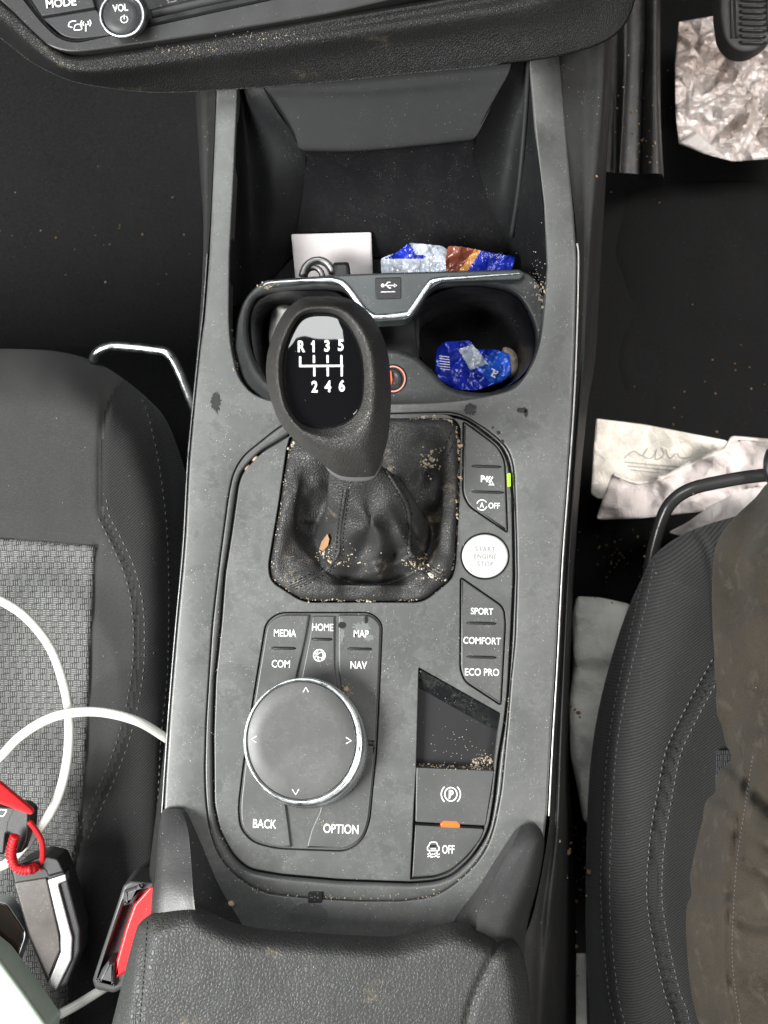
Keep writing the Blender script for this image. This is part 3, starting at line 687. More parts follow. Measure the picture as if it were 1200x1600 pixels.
panel('port_slot', fil([(595,455),(618,454.5),(618,457),(595,457.5)], 0.8, 2), M['barmetal'], us, bz+0.0006, 0.001, 0.0002)
# --- long bright edge strips
def edge_strip(name, line, w, z, mat):
    l = cr(line, 6); a = [P(x, y, z-0.006) for x, y in l]; b = [P(x+w*.1, y, z) for x, y in l]; c = [P(x+w*.9, y, z) for x, y in l]; d = [P(x+w, y, z-0.006) for x, y in l]
    loft(name, [a, b, c, d], mat, CON, closed=False)
edge_strip('edge_strip', [(322,396),(316,480),(309,545),(300,633),(292,721),(286,835),(281,897),(273,980),(263,1100),(256,1200),(251,1275)], 3.4, 0.0002, metal('dull_edge_metal', (0.17,0.175,0.175), 0.4))
edge_strip('edge_strip', [(900,380),(902,410),(899,540),(894,650),(885,776),(877.5,879),(869.5,1035),(862.5,1150),(856,1275)], 3.8, 0.0002, M['alu'])
# outer side skins
strips('side_skin', [[(871,60,-0.017),(905,60,-0.020),(952,40,-0.020),(952,20,-0.12)],[(876,120,-0.017),(915,110,-0.020),(949,112,-0.020),(955,130,-0.12)],[(887,243,-0.012),(912,220,-0.014),(944,213,-0.020),(948,260,-0.12)],[(904,400,-0.001),(912,400,-0.008),(926,410,-0.020),(938,420,-0.12)],[(903,540,-0.001),(908,540,-0.006),(917,560,-0.018),(930,560,-0.12)],[(898,650,-0.001),(903,650,-0.006),(905,650,-0.012),(915,660,-0.12)],[(881,879,-0.001),(886,880,-0.006),(891,880,-0.012),(898,880,-0.12)],[(866,1150,-0.001),(872,1150,-0.005),(880,1150,-0.012),(888,1150,-0.12)],[(858,1290,-0.001),(866,1290,-0.004),(876,1300,-0.012),(895,1300,-0.12)],[(835,1420,0.0),(848,1420,-0.003),(866,1440,-0.014),(900,1440,-0.12)],[(812,1500,0.0),(840,1510,-0.004),(862,1540,-0.020),(900,1540,-0.12)],[(800,1700,0.0),(835,1700,-0.004),(850,1700,-0.020),(900,1700,-0.12)]], M['side'], CON, 6, 4)
strips('side_skin', [[(337,60,0),(325,60,-0.01),(306,60,-0.03),(312,60,-0.16)],[(337,146,0),(325,150,-0.01),(306,154,-0.03),(318,180,-0.16)],[(333,250,0),(326,250,-0.012),(312,260,-0.03),(330,300,-0.16)],[(325,396,0),(322,400,-0.010),(318,400,-0.03),(335,440,-0.16)],[(302,633,0),(301,633,-0.010),(303,650,-0.03),(322,660,-0.16)],[(286,850,0),(285,850,-0.010),(286,850,-0.03),(308,850,-0.16)],[(266,1100,0),(264,1100,-0.010),(268,1100,-0.03),(290,1100,-0.16)],[(246,1330,0),(238,1330,-0.010),(240,1330,-0.03),(270,1330,-0.16)],[(236,1430,0),(228,1430,-0.010),(232,1430,-0.03),(262,1430,-0.16)],[(230,1650,0),(222,1650,-0.010),(226,1650,-0.03),(256,1650,-0.16)]], M['side'], CON, 6, 4)
# --- raised fins beside the armrest
strips('side_fin', [[(252,1270,0.000),(258,1264,0.002),(278,1264,0.003),(290,1268,0.002),(300,1285,-0.0005)],[(247,1310,0.004),(256,1302,0.011),(290,1298,0.012),(297,1300,0.010),(320,1330,-0.0005)],[(243,1360,0.008),(251,1352,0.018),(295,1350,0.021),(303,1352,0.018),(346,1390,-0.0005)],[(237,1415,0.013),(245,1408,0.024),(300,1410,0.030),(308,1413,0.026),(384,1454,-0.0005)],[(232,1520,0.013),(240,1500,0.028),(310,1500,0.032),(320,1500,0.028),(400,1520,-0.0005)]], M['fin'], CON, 8, 4)
strips('side_fin', [[(802,1300,-0.0005),(812,1291,0.002),(818,1289,0.003),(838,1290,0.003),(850,1302,-0.003)],[(777,1338,-0.0005),(800,1318,0.010),(806,1316,0.012),(842,1312,0.010),(852,1325,-0.006)],[(744,1390,-0.0005),(772,1374,0.017),(779,1372,0.020),(826,1374,0.016),(844,1380,-0.006)],[(706,1444,-0.0005),(742,1438,0.024),(750,1438,0.027),(800,1448,0.022),(828,1445,-0.006)],[(690,1520,-0.0005),(740,1520,0.028),(750,1520,0.030),(790,1530,0.028),(822,1530,-0.006)]], M['fin'], CON, 8, 4)
panel('small_clip', fil([(481,1394),(504,1394),(504,1411),(481,1411)], 3, 3), M['deep'], CON, 0.0003, 0.003, 0.0003)
# dark greasy marks and wet patch on the plastic
def splat(name, cx, cy, rx, ry, mat, seed, z=0.00025, n=46, jag=0.35, parent=CON):
    rs = random.Random(seed); pts = []
    for k in range(n):
        a = 2*math.pi*k/n; q = 1+jag*(rs.random()-0.5)*2*(1.6 if rs.random() < 0.15 else 0.6); pts.append((cx+rx*q*math.cos(a), cy+ry*q*math.sin(a)))
    return panel(name, pts, mat, parent, z, 0.0002, 0.00004, seg=1)
grease = simple('dark_grease', (0.012, 0.013, 0.013), 0.35, 0.5, 0.2)
splat('grease_mark', 337, 628, 7, 15, grease, 1); splat('grease_mark', 735, 640, 9, 9, grease, 2); splat('grease_mark', 816, 641, 8, 4, grease, 3); splat('grease_mark', 822, 645, 3, 6, grease, 4)
splat('grease_mark', 779, 676, 3, 2.5, grease, 5); splat('grease_mark', 785, 690, 2.4, 3, grease, 6); splat('grease_mark', 770, 668, 2, 2, grease, 8)
wet = simple('water_film', (0.16, 0.17, 0.17), 0.04, 0.8, 0.3, 500)
splat('wet_mark', 566, 980, 13, 9, wet, 11, 0.00062, jag=0.5); splat('wet_mark', 577, 996, 8, 6, wet, 12, 0.00062, jag=0.5); splat('wet_mark', 534, 985, 3.0, 20, wet, 15, 0.00062, jag=0.5)
splat('wet_mark', 534, 977, 6, 5, grease, 13, 0.00095, jag=0.15); splat('wet_mark', 572, 968, 2.5, 6, grease, 14, 0.00095, jag=0.3)
stainm = plastic('damp_stain_plastic', (0.070, 0.072, 0.071), 0.4, 2600, 0.12, 0.6, 0.8)
splat('damp_stain', 482, 1432, 31, 21, stainm, 21, 0.00012, 60, 0.06); 

# ------------------------------------------------------------------ gear lever
GL = thing('gear_lever', 'leather gear lever with glossy black six speed shift plate, leaning up from its gaiter', 'gear lever', P(580, 830, -0.006))
def er(cx, cy, rx, ry, n=NB): return [(cx+rx*math.cos(-math.pi+2*math.pi*k/n), cy+ry*math.sin(-math.pi+2*math.pi*k/n)) for k in range(n)]
bc = by_angle(BOOT, 575, 800)
def sck(k): return [((x-575)*k+575, (y-800)*k+800) for x, y in bc]
keys = [(sck(0.995), -0.005), (sck(0.985), -0.0005), (sck(0.955), 0.0022), (sck(0.90), 0.0030), (sck(0.82), 0.0015)]
keys += [(er(577,820,114,98), -0.004), (er(580,832,100,82), -0.008), (er(583,836,90,70), -0.007), (er(584,828,84,60), 0.001), (er(582,806,76,53), 0.013), (er(574,775,62,44), 0.029), (er(558,742,44,28), 0.0385), (er(555,722,36,24), 0.0425)]
cols = [cr([(*k[0][i], k[1]) for k in keys], 6) for i in range(NB)]
rows = list(zip(*cols))
def bootz(x, y, z, t):
    # creases and the deep dimple low on the gaiter
    w = math.sin(min(1, max(0, t))*math.pi)
    q = float(fbm(np.array(x), np.array(y), 55, 3, 3))*0.0075*w
    q -= 0.011*math.exp(-(((x-612)/16)**2+((y-880)/30)**2))*w
    q += 0.008*math.exp(-(((x-588)/15)**2+((y-868)/34)**2))*w + 0.004*math.exp(-(((x-650)/10)**2+((y-840)/40)**2))*w
    q -= 0.004*math.exp(-(((x-500)/9)**2+((y-860)/35)**2))*w
    q += 0.012*math.exp(-((y-893)/26)**2)*math.exp(-((x-570)/62)**2)
    q += 0.0035*math.sin((x*0.85+y*0.55)/13.0+2.5*float(vn(np.array(x/60), np.array(y/60), 8)))*w*min(1,max(0,(y-770)/60))*math.exp(-((x-590)/60)**2)
    q += 0.0040*math.exp(-(((x-575)-(y-800)*0.35)/10)**2)*math.exp(-((y-840)/45)**2)*w - 0.0050*math.exp(-(((x-600)-(y-800)*0.25)/9)**2)*math.exp(-((y-858)/38)**2)*w
    q += 0.002*math.sin(y/9+x/30)*w*math.exp(-((x-655)/14)**2)
    th = math.atan2(y-815, x-578); w2 = math.exp(-((t-0.62)/0.22)**2)
    q += 0.0052*math.cos(4*(th-math.radians(47)))*w2
    q -= 0.0045*math.exp(-((th-math.radians(172))/0.35)**2)*math.exp(-((t-0.55)/0.12)**2)
    fl = (y-905)+(x-560)*0.42                      # long slack fold running down to the right corner
    q += 0.0042*math.exp(-(fl/8)**2)*math.exp(-((x-600)/55)**2) - 0.0045*math.exp(-((fl+17)/8)**2)*math.exp(-((x-610)/50)**2)
    fl = (x-620)-(y-820)*0.5
    q += 0.0040*math.exp(-(fl/8)**2)*math.exp(-((y-850)/38)**2) - 0.0050*math.exp(-((fl-16)/8)**2)*math.exp(-((y-850)/38)**2)
    return z+q
rings = [[P(x, y, bootz(x, y, z, j/(len(rows)-1))) for (x, y, z) in r] for j, r in enumerate(rows)]
boot = loft('gaiter', rings, M['boot'], GL)
# knob
SIL = cr([(503,464),(535,465),(562,477),(588,505),(605,548),(611,600),(610,650),(604,694),(589,737),(577,745),(534,744),(509,729),(471,697),(438,661),(420,612),(416,570),(425,529),(445,489),(472,468)], 8, True)
PLC = cr([(500,488),(530,495),(552,521),(565,556),(568,600),(562,636),(542,660),(510,669),(474,663),(452,636),(443,600),(443,563),(450,531),(470,496)], 8, True)
kc = (508, 585)
sil = by_angle(SIL, 508, 600); plc = by_angle(PLC, 506, 580)
def mixc(a, b, t): return [(p[0]*(1-t)+q[0]*t, p[1]*(1-t)+q[1]*t) for p, q in zip(a, b)]
def tiltz(x, y, z): 
    return z - 0.013*max(0, (y-640)/110)**1.2 - 0.0008*(x-508)/100
knk = [(plc, 0.0835, 0), (mixc(plc, sil, 0.10), 0.0862, 0), (mixc(plc, sil, 0.28), 0.0895, 0), (mixc(plc, sil, 0.5), 0.0880, 0), (mixc(plc, sil, 0.75), 0.0815, 0), (mixc(plc, sil, 0.93), 0.073, 0), (sil, 0.064, 0)]
def inw(c, k, dx, dy): return [((x-508-dx)*k+508+dx, (y-600-dy)*k+600+dy) for x, y in c]
knk += [(mixc(inw(sil,0.95,30,60), er(556,740,30,10), 0.0), 0.062, 1), (mixc(inw(sil,0.85,40,90), er(556,738,28,9), 0.35), 0.054, 1), (er(555,735,34,18), 0.047, 1), (er(555,732,28,16), 0.042, 1)]
cols = [cr([(*k[0][i], tiltz(*k[0][i], k[1]) if not k[2] else min(k[1], tiltz(*k[0][i], k[1]+0.004))) for k in knk], 6) for i in range(NB)]
rings = [[P(*q) for q in r] for r in zip(*cols)]
knob = loft('shift_knob', rings, M['knob'], GL)
pr = []
for k, z in ((1.03, 0.0822), (1.0, 0.0842), (0.97, 0.08435), (0.85, 0.0846), (0.6, 0.0850), (0.3, 0.0852), (0.08, 0.0853)):
    pr.append([P((x-506)*k+506, (y-580)*k+580, tiltz((x-506)*k+506, (y-580)*k+580, z)) for x, y in plc])
plt = loft('shift_plate', pr, M['plate'], GL, cap=True)
tr = bvh([plt]); pl = on(tr, 0.00018, 0.086)
text('shift_pattern_lettering', [('R',470,541,17,0,0.75,0.03),('1',490,541,17,0,0.8,0.03),('3',511,540,17,0,0.8,0.03),('5',532.5,539,17,0,0.8,0.03),('2',491.5,604,17,0,0.8,0.03),('4',512.5,603.5,17,0,0.8,0.03),('6',534,602.5,17,0,0.8,0.03)], pl, M['white'], plt)
def dens(a, b, n=8): return [(a[0]+(b[0]-a[0])*k/n, a[1]+(b[1]-a[1])*k/n) for k in range(n+1)]
strokes('shift_pattern_lines', [dens((467.5,572),(536,571.5),16), dens((469,557),(469,573)), dens((486.8,538.5),(490.3,534),2), dens((490.5,555),(490.5,567)), dens((491,574),(491.2,588)), dens((511.8,555),(511.8,567)), dens((512,574),(512.2,588)), dens((533.5,555),(533.5,571)), dens((534,574),(534,588))], 3.2, pl, M['white'], plt)
# collar under the chin of the knob
cpts = [[P(x, y, z) for x, y in c] for c, z in ((cr([(514,733),(536,750),(576,750),(592,735),(588,712),(520,712)],4,True),0.0340),(cr([(508,728),(533,751),(578,751),(595,733),(592,700),(512,700)],4,True),0.0400),(cr([(509,726),(534,748),(577,748),(593,730),(590,695),(514,695)],4,True),0.0430))]
loft('collar', cpts, plastic('collar_plastic', (0.10,0.10,0.102), 0.35, 1500, 0.1), GL, cap=True, capb=True)
bt = bvh([boot])
LS = [[(536,765),(531,800),(527,838),(524,862),(508,885),(480,900),(452,912)],[(544,765),(540,800),(536,838),(532,868),(514,893),(486,909),(458,922)]]
RS = [[(597,735),(612,758),(630,790),(635,820),(634,850),(640,872),(660,890),(694,912)],[(613,742),(623,757),(640,788),(645,820),(643,850),(650,868),(672,884),(702,900)]]
for l in LS+RS+[[(668,742),(690,712),(706,672)],[(675,750),(697,718),(712,684)]]: stitches('gaiter_stitching', [l], bt, M['threadk'], boot, 4.5, 2.8, 0.0004)
def seam_tube(name, line, tree, r, mat, parent):
    pts = []
    for x, y in cr(line, 10):
        h, n = hit(tree, x, y)
        if h is not None and (not pts or (h-pts[-1]).length < 0.012): pts.append(h+n*r*0.1)
    v, f = tube_vf(pts, r, 8, True, 0.7); return fixn(obj(name, v, f, mat, parent, reg=False))
for l in ([(540,765),(535,800),(531,838),(528,865),(511,889),(483,905),(455,917)], [(601,733),(617,757),(635,789),(640,820),(638,850),(645,870),(666,887),(698,906)]):
    seam_tube('gaiter_seam', l, bt, 0.0009, M['boot'], boot)

# ------------------------------------------------------------------ armrest
AR = thing('armrest', 'dark grey grained leather armrest lid with worn pale scuffs at its left edge', 'armrest', P(500, 1700, 0.0))
ARC = cr([(221,1439),(242,1426),(300,1413),(329,1425),(376,1445),(452,1455),(597,1463),(644,1457),(714,1441),(778,1464),(808,1474),(822,1510),(828,1560),(832,1640),(834,1900)], 5) + cr([(130,1900),(160,1660),(175,1600),(190,1540),(205,1480),(215,1446)], 5)
def arz(X, Y, d):
    z = 0.040 + rnd(d, 42, 0.016) + 0.0012*fbm(X, Y, 90, 3, 5)
    z = z + 0.004*np.clip((Y-1450)/150, 0, 2)
    s1, _, _ = pdist(X, Y, cr([(779,1464),(770,1492),(752,1530),(736,1570),(726,1620),(715,1720),(705,1900)], 5)); s2, _, _ = pdist(X, Y, cr([(226,1440),(222,1500),(214,1600),(205,1700),(190,1900)], 5))
    return z - 0.0035*np.exp(-(s1/5.0)**2) - 0.0022*np.exp(-(s2/4.0)**2)
pad = patch('armrest_pad', ARC, arz, [M['arm']], AR, 5, 0.045)
st = bvh([pad])
stitches('armrest_stitching', [[(231,1440),(227,1500),(219,1600)]], st, M['threadk'], pad, 5, 3.5, 0.0003)

# ------------------------------------------------------------------ dashboard
DB = thing('dashboard', 'black dashboard underside with grained lip, round volume knob and radio buttons', 'dashboard', P(450, 0, 0.02))
xs = [(-90,0),(0,58),(50,96),(104,123),(160,135),(250,143),(371,137),(500,127),(620,114),(740,102),(871,85),(950,58),(985,15),(1000,-60),(1000,-140)]
L0 = [(*p, 0.012) for p in xs]
Lm = [(-90,-20,0.028),(0,40,0.028),(50,82,0.028),(104,115,0.028),(165,123,0.026),(250,119,0.024),(371,108,0.024),(500,90,0.024),(620,72,0.024),(740,56,0.024),(860,38,0.024),(925,10,0.022),(960,-40,0.022),(975,-90,0.022),(975,-140,0.022)]
L1 = [(-90,-42,0.037),(0,20,0.037),(46,62,0.037),(90,96,0.037),(130,105,0.037),(215,93,0.037),(340,73,0.037),(470,51,0.036),(590,31,0.035),(700,12,0.035),(800,-8,0.034),(870,-40,0.033),(900,-80,0.033),(910,-110,0.033),(910,-150,0.033)]
L2 = [(x+4 if i < 3 else x, y-12, 0.0375) for i, (x, y, z) in enumerate(L1)]
L3 = [(x+8 if i < 3 else x, y-17, 0.033) for i, (x, y, z) in enumerate(L1)]
Lb = [(x+(20 if i < 4 else 0), y-(46 if i > 4 else 50), -0.03) for i, (x, y, z) in enumerate(L0)]
dl = strips('dash_lip', [[(x+6, y-10, -0.02) for x, y, z in L0], [(x, y, 0.008) for x, y, z in L0], L0, Lm, [(a[0]*.3+b[0]*.7, a[1]*.3+b[1]*.7+3, 0.035) for a, b in zip(Lm, L1)], L1, L2, L3], M['dash'], DB, 6, 4)
# radio bezel
bez = [(-90,-60),(0,0),(40,46),(66,70),(105,84),(150,80),(330,54),(520,22),(640,-6),(760,-40),(760,-220),(-90,-220)]
panel('radio_bezel', fil(bez, 22, 5), plastic('bezel_plastic', (0.018,0.018,0.018), 0.42, 1800, 0.2, 0, 0.4), DB, 0.0365, 0.02, 0.0016, holes=[fil([(36,-8,3),(66,30,10),(92,56,22),(118,63,12),(240,36),(330,16),(440,-8),(600,-60),(600,-160),(-20,-160)], 8, 4)])
panel('bezel_back', fil(bez, 22, 5), M['black'], DB, 0.029, 0.01, 0.001)
b1 = panel('mode_button', fil([(42,-12,3),(66,25.5,3),(149,11.5,3),(140,-18,3),(150,-90),(-10,-90)], 4, 3), M['dashp'], DB, 0.0365, 0.006, 0.0006)
text('button_lettering', [('MODE', 95, 4, 12.5, -0.10, 0.95, 0.02)], flat_at(0.0369), M['white'], b1)
b2 = panel('traffic_button', fil([(67,28.5,3),(151,14.5,3),(176,55,5),(120,61,10),(99,57,12)], 4, 4), M['dashp'], DB, 0.0365, 0.006, 0.0006)
strokes('traffic_symbol', [cr([(107,41),(108,36),(113,33),(119,33)],4), cr([(107,41),(113,43)],2), (cr([(116,44),(118,39),(124,38),(127,42),(127,46),(117,47)],3,True),True,1.6), [(134,37),(134,49)], cr([(131,34),(129.5,37),(131,40)],3), cr([(137,33),(138.5,36),(137,39)],3), cr([(128,32),(126,37),(128,42)],3), cr([(140,31),(142,36),(140,41)],3)], 1.8, flat_at(0.0369), M['white'], b2)
vk = loft('volume_knob', [ering(196,22,36,36,0.036,160,1.0), ering(196,22,37,37,0.038,160,1.2), ering(193,23,37,37,0.045,160,1.2), ering(192,23,36,36,0.0462,160)], M['barmetal'], DB)
loft('chrome_ring', [ering(192,23,36.3,36.3,0.0460,90), ering(191,23,36.5,36.5,0.0472,90), ering(190,23,34.5,34.5,0.0482,90), ering(190,23,31.5,31.5,0.0478,90), ering(190,23,30.5,30.5,0.0465,90)], M['chrome'], vk)
loft('knob_face', [ering(190,23,30.2,30.2,0.0462,90), ering(190,23,29.5,29.5,0.0472,90), ering(190,23,15,15,0.0471,90)], M['dashp'], vk, cap=True)
text('knob_lettering', [('VOL', 188, 12, 11, -0.08, 0.78, 0.015)], flat_at(0.0474), M['white'], vk)
strokes('power_symbol', [[(194,23),(194,30)], [(194+5.5*math.cos(a), 30+5.5*math.sin(a)) for a in np.linspace(-1.1, math.pi+1.1, 20)]], 1.5, flat_at(0.0474), M['white'], vk)
tube('control_row', [(236,22,0.037),(300,7,0.037),(370,-8,0.037)], 0.002, M['dashp'], DB)
strokes('row_symbol', [[(250,8),(256,14)],[(262,5),(266,2)],(ell(268,-2,8,5,16),True,1.6),(fil([(310,-8),(345,-14),(347,-8),(314,-1)],3,3),True,1.6)], 1.8, flat_at(0.0372), M['greyprint'], DB)
# column of trim between dash and right footwell
kp = thing('kick_panel', 'dirty ribbed dark plastic panel on the tunnel side beside the crumpled sheet', 'panel', P(990, 150, -0.12))
strips('panel_skin', [[(948,-100,-0.10),(948,60,-0.10),(946,140,-0.10),(944,268,-0.10)],[(962,-100,-0.106),(962,60,-0.106),(962,140,-0.106),(962,270,-0.106)],[(978,-100,-0.098),(978,60,-0.098),(976,140,-0.098),(968,270,-0.098)],[(984,-100,-0.108),(984,60,-0.108),(980,140,-0.108),(974,270,-0.108)],[(1006,-100,-0.110),(1006,60,-0.110),(1002,140,-0.110),(997,272,-0.110)],[(1009,-100,-0.118),(1009,60,-0.118),(1005,140,-0.118),(1000,272,-0.118)],[(1012,-100,-0.110),(1012,60,-0.110),(1008,140,-0.110),(1004,272,-0.110)],[(1030,-100,-0.112),(1028,60,-0.112),(1030,180,-0.112),(1034,272,-0.112)],[(1032,-100,-0.27),(1032,60,-0.27),(1032,180,-0.27),(1037,290,-0.27)]], plastic('kick_panel_plastic', (0.014,0.0135,0.013), 0.5, 1200, 0.3, 0.5, 0.6), kp, 6, 3)

# ------------------------------------------------------------------ seats
def bar(line, r, mat, parent, name='adjustment_bar'): return tube(name, line, r, mat, parent, 12, 8)
PS = thing('passenger_seat', 'grey fabric passenger seat cushion with woven basket insert at left', 'seat', P(0, 1100, -0.12))
PC = cr([(-500,560),(-100,545),(0,545),(80,548),(140,562),(190,590),(240,632),(264,665),(286,725),(300,780),(306,850),(303,1000),(300,1300),(300,1700),(300,2000)], 6) + [(-500,2000)]
SA = [(195,588),(172,618),(163,650),(159,700),(158,780),(162,806),(180,842),(200,885),(212,930),(217,980),(216,1040),(208,1095),(195,1150),(175,1205),(150,1260),(128,1310),(112,1380),(108,1480),(112,1700)]
SB = [(226,622),(236,650),(248,700),(258,760),(265,830),(268,920),(266,1050),(256,1150),(250,1260),(236,1400)]
IN_T = [(-300,830),(0,838),(152,850)]; IN_R = [(152,850),(148,930),(143,1040),(138,1160),(130,1260),(120,1340),(112,1420),(110,1700)]
def psz(X, Y, d):
    z = -0.030 + rnd(d, 95, 0.050) + 0.010*np.clip((X-150)/120, 0, 1)*np.clip((Y-850)/300, 0, 1) + 0.0018*fbm(X, Y, 110, 3, 2)
    z = z - 0.010*np.exp(-((X-20)/200)**2)*np.clip((Y-800)/120, 0, 1)
    a, _, _ = pdist(X, Y, cr(SA, 4)); b, _, _ = pdist(X, Y, cr(SB, 4)); t, _, _ = pdist(X, Y, IN_T); r, _, _ = pdist(X, Y, cr(IN_R, 4))
    return z - 0.0026*np.exp(-(a/5)**2) - 0.0024*np.exp(-(b/4.5)**2) - 0.003*np.exp(-(t/4.5)**2) - 0.0022*np.exp(-(r/4)**2)
inr = cr(IN_R, 6)
INS = [(-520,830),(0,838),(152,850)] + inr + [(-520,1720)]
TWP = [(195,560),(195,588),(172,618),(163,650),(159,700),(158,780),(162,806),(180,842),(200,885),(212,930),(217,980),(216,1040),(208,1095),(195,1150),(175,1205),(150,1260),(128,1310),(112,1380),(108,2100),(400,2100),(400,560)]
# cushion shell: soft fabric in front and twill toward the console, split by seam
def inp(poly):
    def f(x, y): return bool(inside(np.array([x]), np.array([y]), poly)[0])
    return f
tw = inp(TWP)
cush = patch('seat_cushion', PC, psz, [M['soft'], M['twill']], PS, 5, 0.12, mf=lambda x, y: 1 if tw(x, y) else 0)
def insz(X, Y, d):
    z = psz(X, Y, pdist(X, Y, PC, True)[0])
    return z + 0.0009 + rnd(d, 6, 0.0026)
insm = patch('woven_insert', INS, insz, [M['weave']], PS, 5, 0.002)
tr = bvh([cush])
def offl(line, d):
    l = cr(line, 3); out = []
    for i, p in enumerate(l):
        a, b = Vector(l[max(i-1,0)][:2]), Vector(l[min(i+1,len(l)-1)][:2]); t = (b-a).normalized(); out.append((p[0]-t.y*d, p[1]+t.x*d))
    return out
for l in [offl(SA[5:16], 9), offl(SA[4:16], -9), offl(SB, 5)]: stitches('seat_stitching', [l], tr, M['thread'], cush, 6, 6, 0.00036)
bar([(146,562,-0.075),(150,552,-0.07),(165,543,-0.068),(190,541,-0.068),(245,547,-0.068),(262,552,-0.068),(276,572,-0.070),(290,605,-0.074),(303,640,-0.080),(312,665,-0.09)], 0.0026, M['barmetal'], PS)

DS = thing('driver_seat', 'dark grey twill driver seat edge with double stitched seams at right', 'seat', P(1150, 1300, -0.12))
DC = cr([(1260,790),(1180,800),(1110,818),(1062,838),(1022,868),(1002,905),(976,965),(952,1040),(933,1120),(922,1200),(917,1290),(915,1400),(916,1500),(922,1600),(930,1800),(930,2000)], 6) + [(1800,2000),(1800,790)]
S1 = [(1016,876),(1008,920),(990,1000),(970,1090),(956,1180),(950,1280),(946,1380),(950,1470),(960,1560),(975,1640),(990,1900)]
S2 = [(1124,1035),(1110,1060),(1080,1115),(1052,1175),(1040,1235),(1030,1290),(1024,1350),(1023,1410),(1034,1480),(1050,1550),(1070,1620),(1110,1900)]
S3 = [(1085,826),(1105,860),(1116,930),(1120,1000)]
def dsz(X, Y, d):
    z = -0.020 + rnd(d, 110, 0.050) + 0.0014*fbm(X, Y, 100, 3, 12)
    a, _, _ = pdist(X, Y, cr(S1, 4)); b, _, _ = pdist(X, Y, cr(S2, 4)); c, _, _ = pdist(X, Y, cr(S3, 4))
    return z - 0.0020*np.exp(-(a/5)**2) - 0.0034*np.exp(-((b-3)/5.0)**2) + 0.0022*np.exp(-((b+0)/2.5)**2) - 0.002*np.exp(-(c/4)**2) - 0.006*np.clip((X-1040)/100, 0, 1)
dc = patch('seat_cushion', DC, dsz, [M['twill2']], DS, 5, 0.14)
tr = bvh([dc])
for l in [offl(S1, 7), offl(S1, -7), offl(S2, 12), offl(S2, -12)]: stitches('seat_stitching', [l], tr, M['threadl'], dc, 6, 5, 0.00036)
patch('woven_insert', fil([(1119,1172),(1160,1172),(1160,1240),(1118,1240)],2,2), lambda X,Y,d: -0.0225+0*X, [weave('dark_woven_insert', (0.006,0.0065,0.007), (0.05,0.053,0.056), 0.0033)], DS, 6, 0.004)
bar([(1012,905,-0.085),(1020,860,-0.080),(1034,812,-0.075),(1050,784,-0.072),(1080,764,-0.070),(1130,752,-0.070),(1180,744,-0.070),(1260,735,-0.070)], 0.0038, M['barblack'], DS)
gp = loft('bar_grip', [[P(1203+11*math.cos(a)*k, 728+29*math.sin(a)*k, z) for a in np.linspace(0, 2*math.pi, 24, endpoint=False)] for k, z in ((0.6,-0.085),(0.95,-0.078),(1.0,-0.07),(0.9,-0.060),(0.5,-0.054))], M['black'], DS, cap=True)
# driver leg
TR = soft_fabric('dusty_trouser_cloth', (0.105, 0.092, 0.080), 1600, 0.8)
g = NG('worn_trouser_cloth')
c = g.mix(g.ramp(g.noise(28, 5, 0.6), 0.35, 0.65), (0.027,0.0225,0.017), (0.044,0.036,0.027)); c = g.mix(g.math('MULTIPLY', g.ramp(g.noise(1400, 3), 0.35, 0.7), 0.4), c, (0.070,0.060,0.048))
c = g.mix(g.math('MULTIPLY', g.ramp(g.noise(75, 5, 0.7), 0.55, 0.7), 0.4), c, (0.11,0.094,0.078))
TRM = g.fin(c, 0.95, g.bump(g.noise(1100, 4, 0.7), 0.7, 0.0006, g.bump(g.noise(55, 4, 0.6, 0.8), 0.3, 0.003)), spec=0.1, Sheen_Weight=0.05)
LEG = cr([(1260,740),(1205,752),(1180,778),(1150,806),(1128,832),(1116,866),(1112,920),(1114,1000),(1118,1080),(1121,1150),(1112,1215),(1098,1270),(1084,1330),(1074,1400),(1070,1460),(1074,1530),(1088,1600),(1115,1720),(1130,1950)], 6) + [(1700,1950),(1700,740)]
def crease(X, Y, line, w, dep):
    q, bx, by = pdist(X, Y, cr(line, 5)); w = w*1.0; dep = dep*1.3; return -dep*np.exp(-(q/w)**2) + dep*0.6*np.exp(-((q-w*2.0)/(w*1.2))**2)
def legz(X, Y, d):
    t = 1-np.clip(d/170, 0, 1); z = 0.050 - 0.075*t**2.0 + 0.004*fbm(X, Y, 85, 4, 31)
    z = z - 0.012*np.exp(-((Y-1180)/55)**2)*np.exp(-((X-1120)/50)**2)
    for ln, w, dep in (([(1118,1160),(1150,1195),(1185,1240),(1230,1270)],15,0.0050), ([(1108,1232),(1140,1248),(1175,1300),(1215,1330)],13,0.0040), ([(1135,1130),(1165,1120),(1215,1135)],15,0.0035), ([(1150,1300),(1180,1345),(1215,1372)],13,0.0032),
                       ([(1120,900),(1160,930),(1210,940)],16,0.003), ([(1190,780),(1160,860),(1150,960)],18,0.003), ([(1078,1395),(1110,1400),(1140,1392)],12,0.0022), ([(1150,1430),(1180,1445),(1215,1440)],12,0.0028), ([(1150,1530),(1185,1520),(1215,1545)],12,0.0022)):
        z = z + crease(X, Y, ln, w, dep)
    a, _, _ = pdist(X, Y, cr([(1172,1200),(1158,1270),(1147,1340),(1141,1420),(1139,1500),(1147,1570),(1160,1640),(1170,1900)], 5))
    return z - 0.0030*np.exp(-(a/4.0)**2) + 0.0022*np.exp(-((a-9)/6)**2)
PE = patch('person', LEG, legz, [TRM], None, 5, 0.05)
tag(PE, 'seated driver\'s leg in worn olive grey trousers at the right edge, resting on the seat', 'person')
tr = bvh([PE])
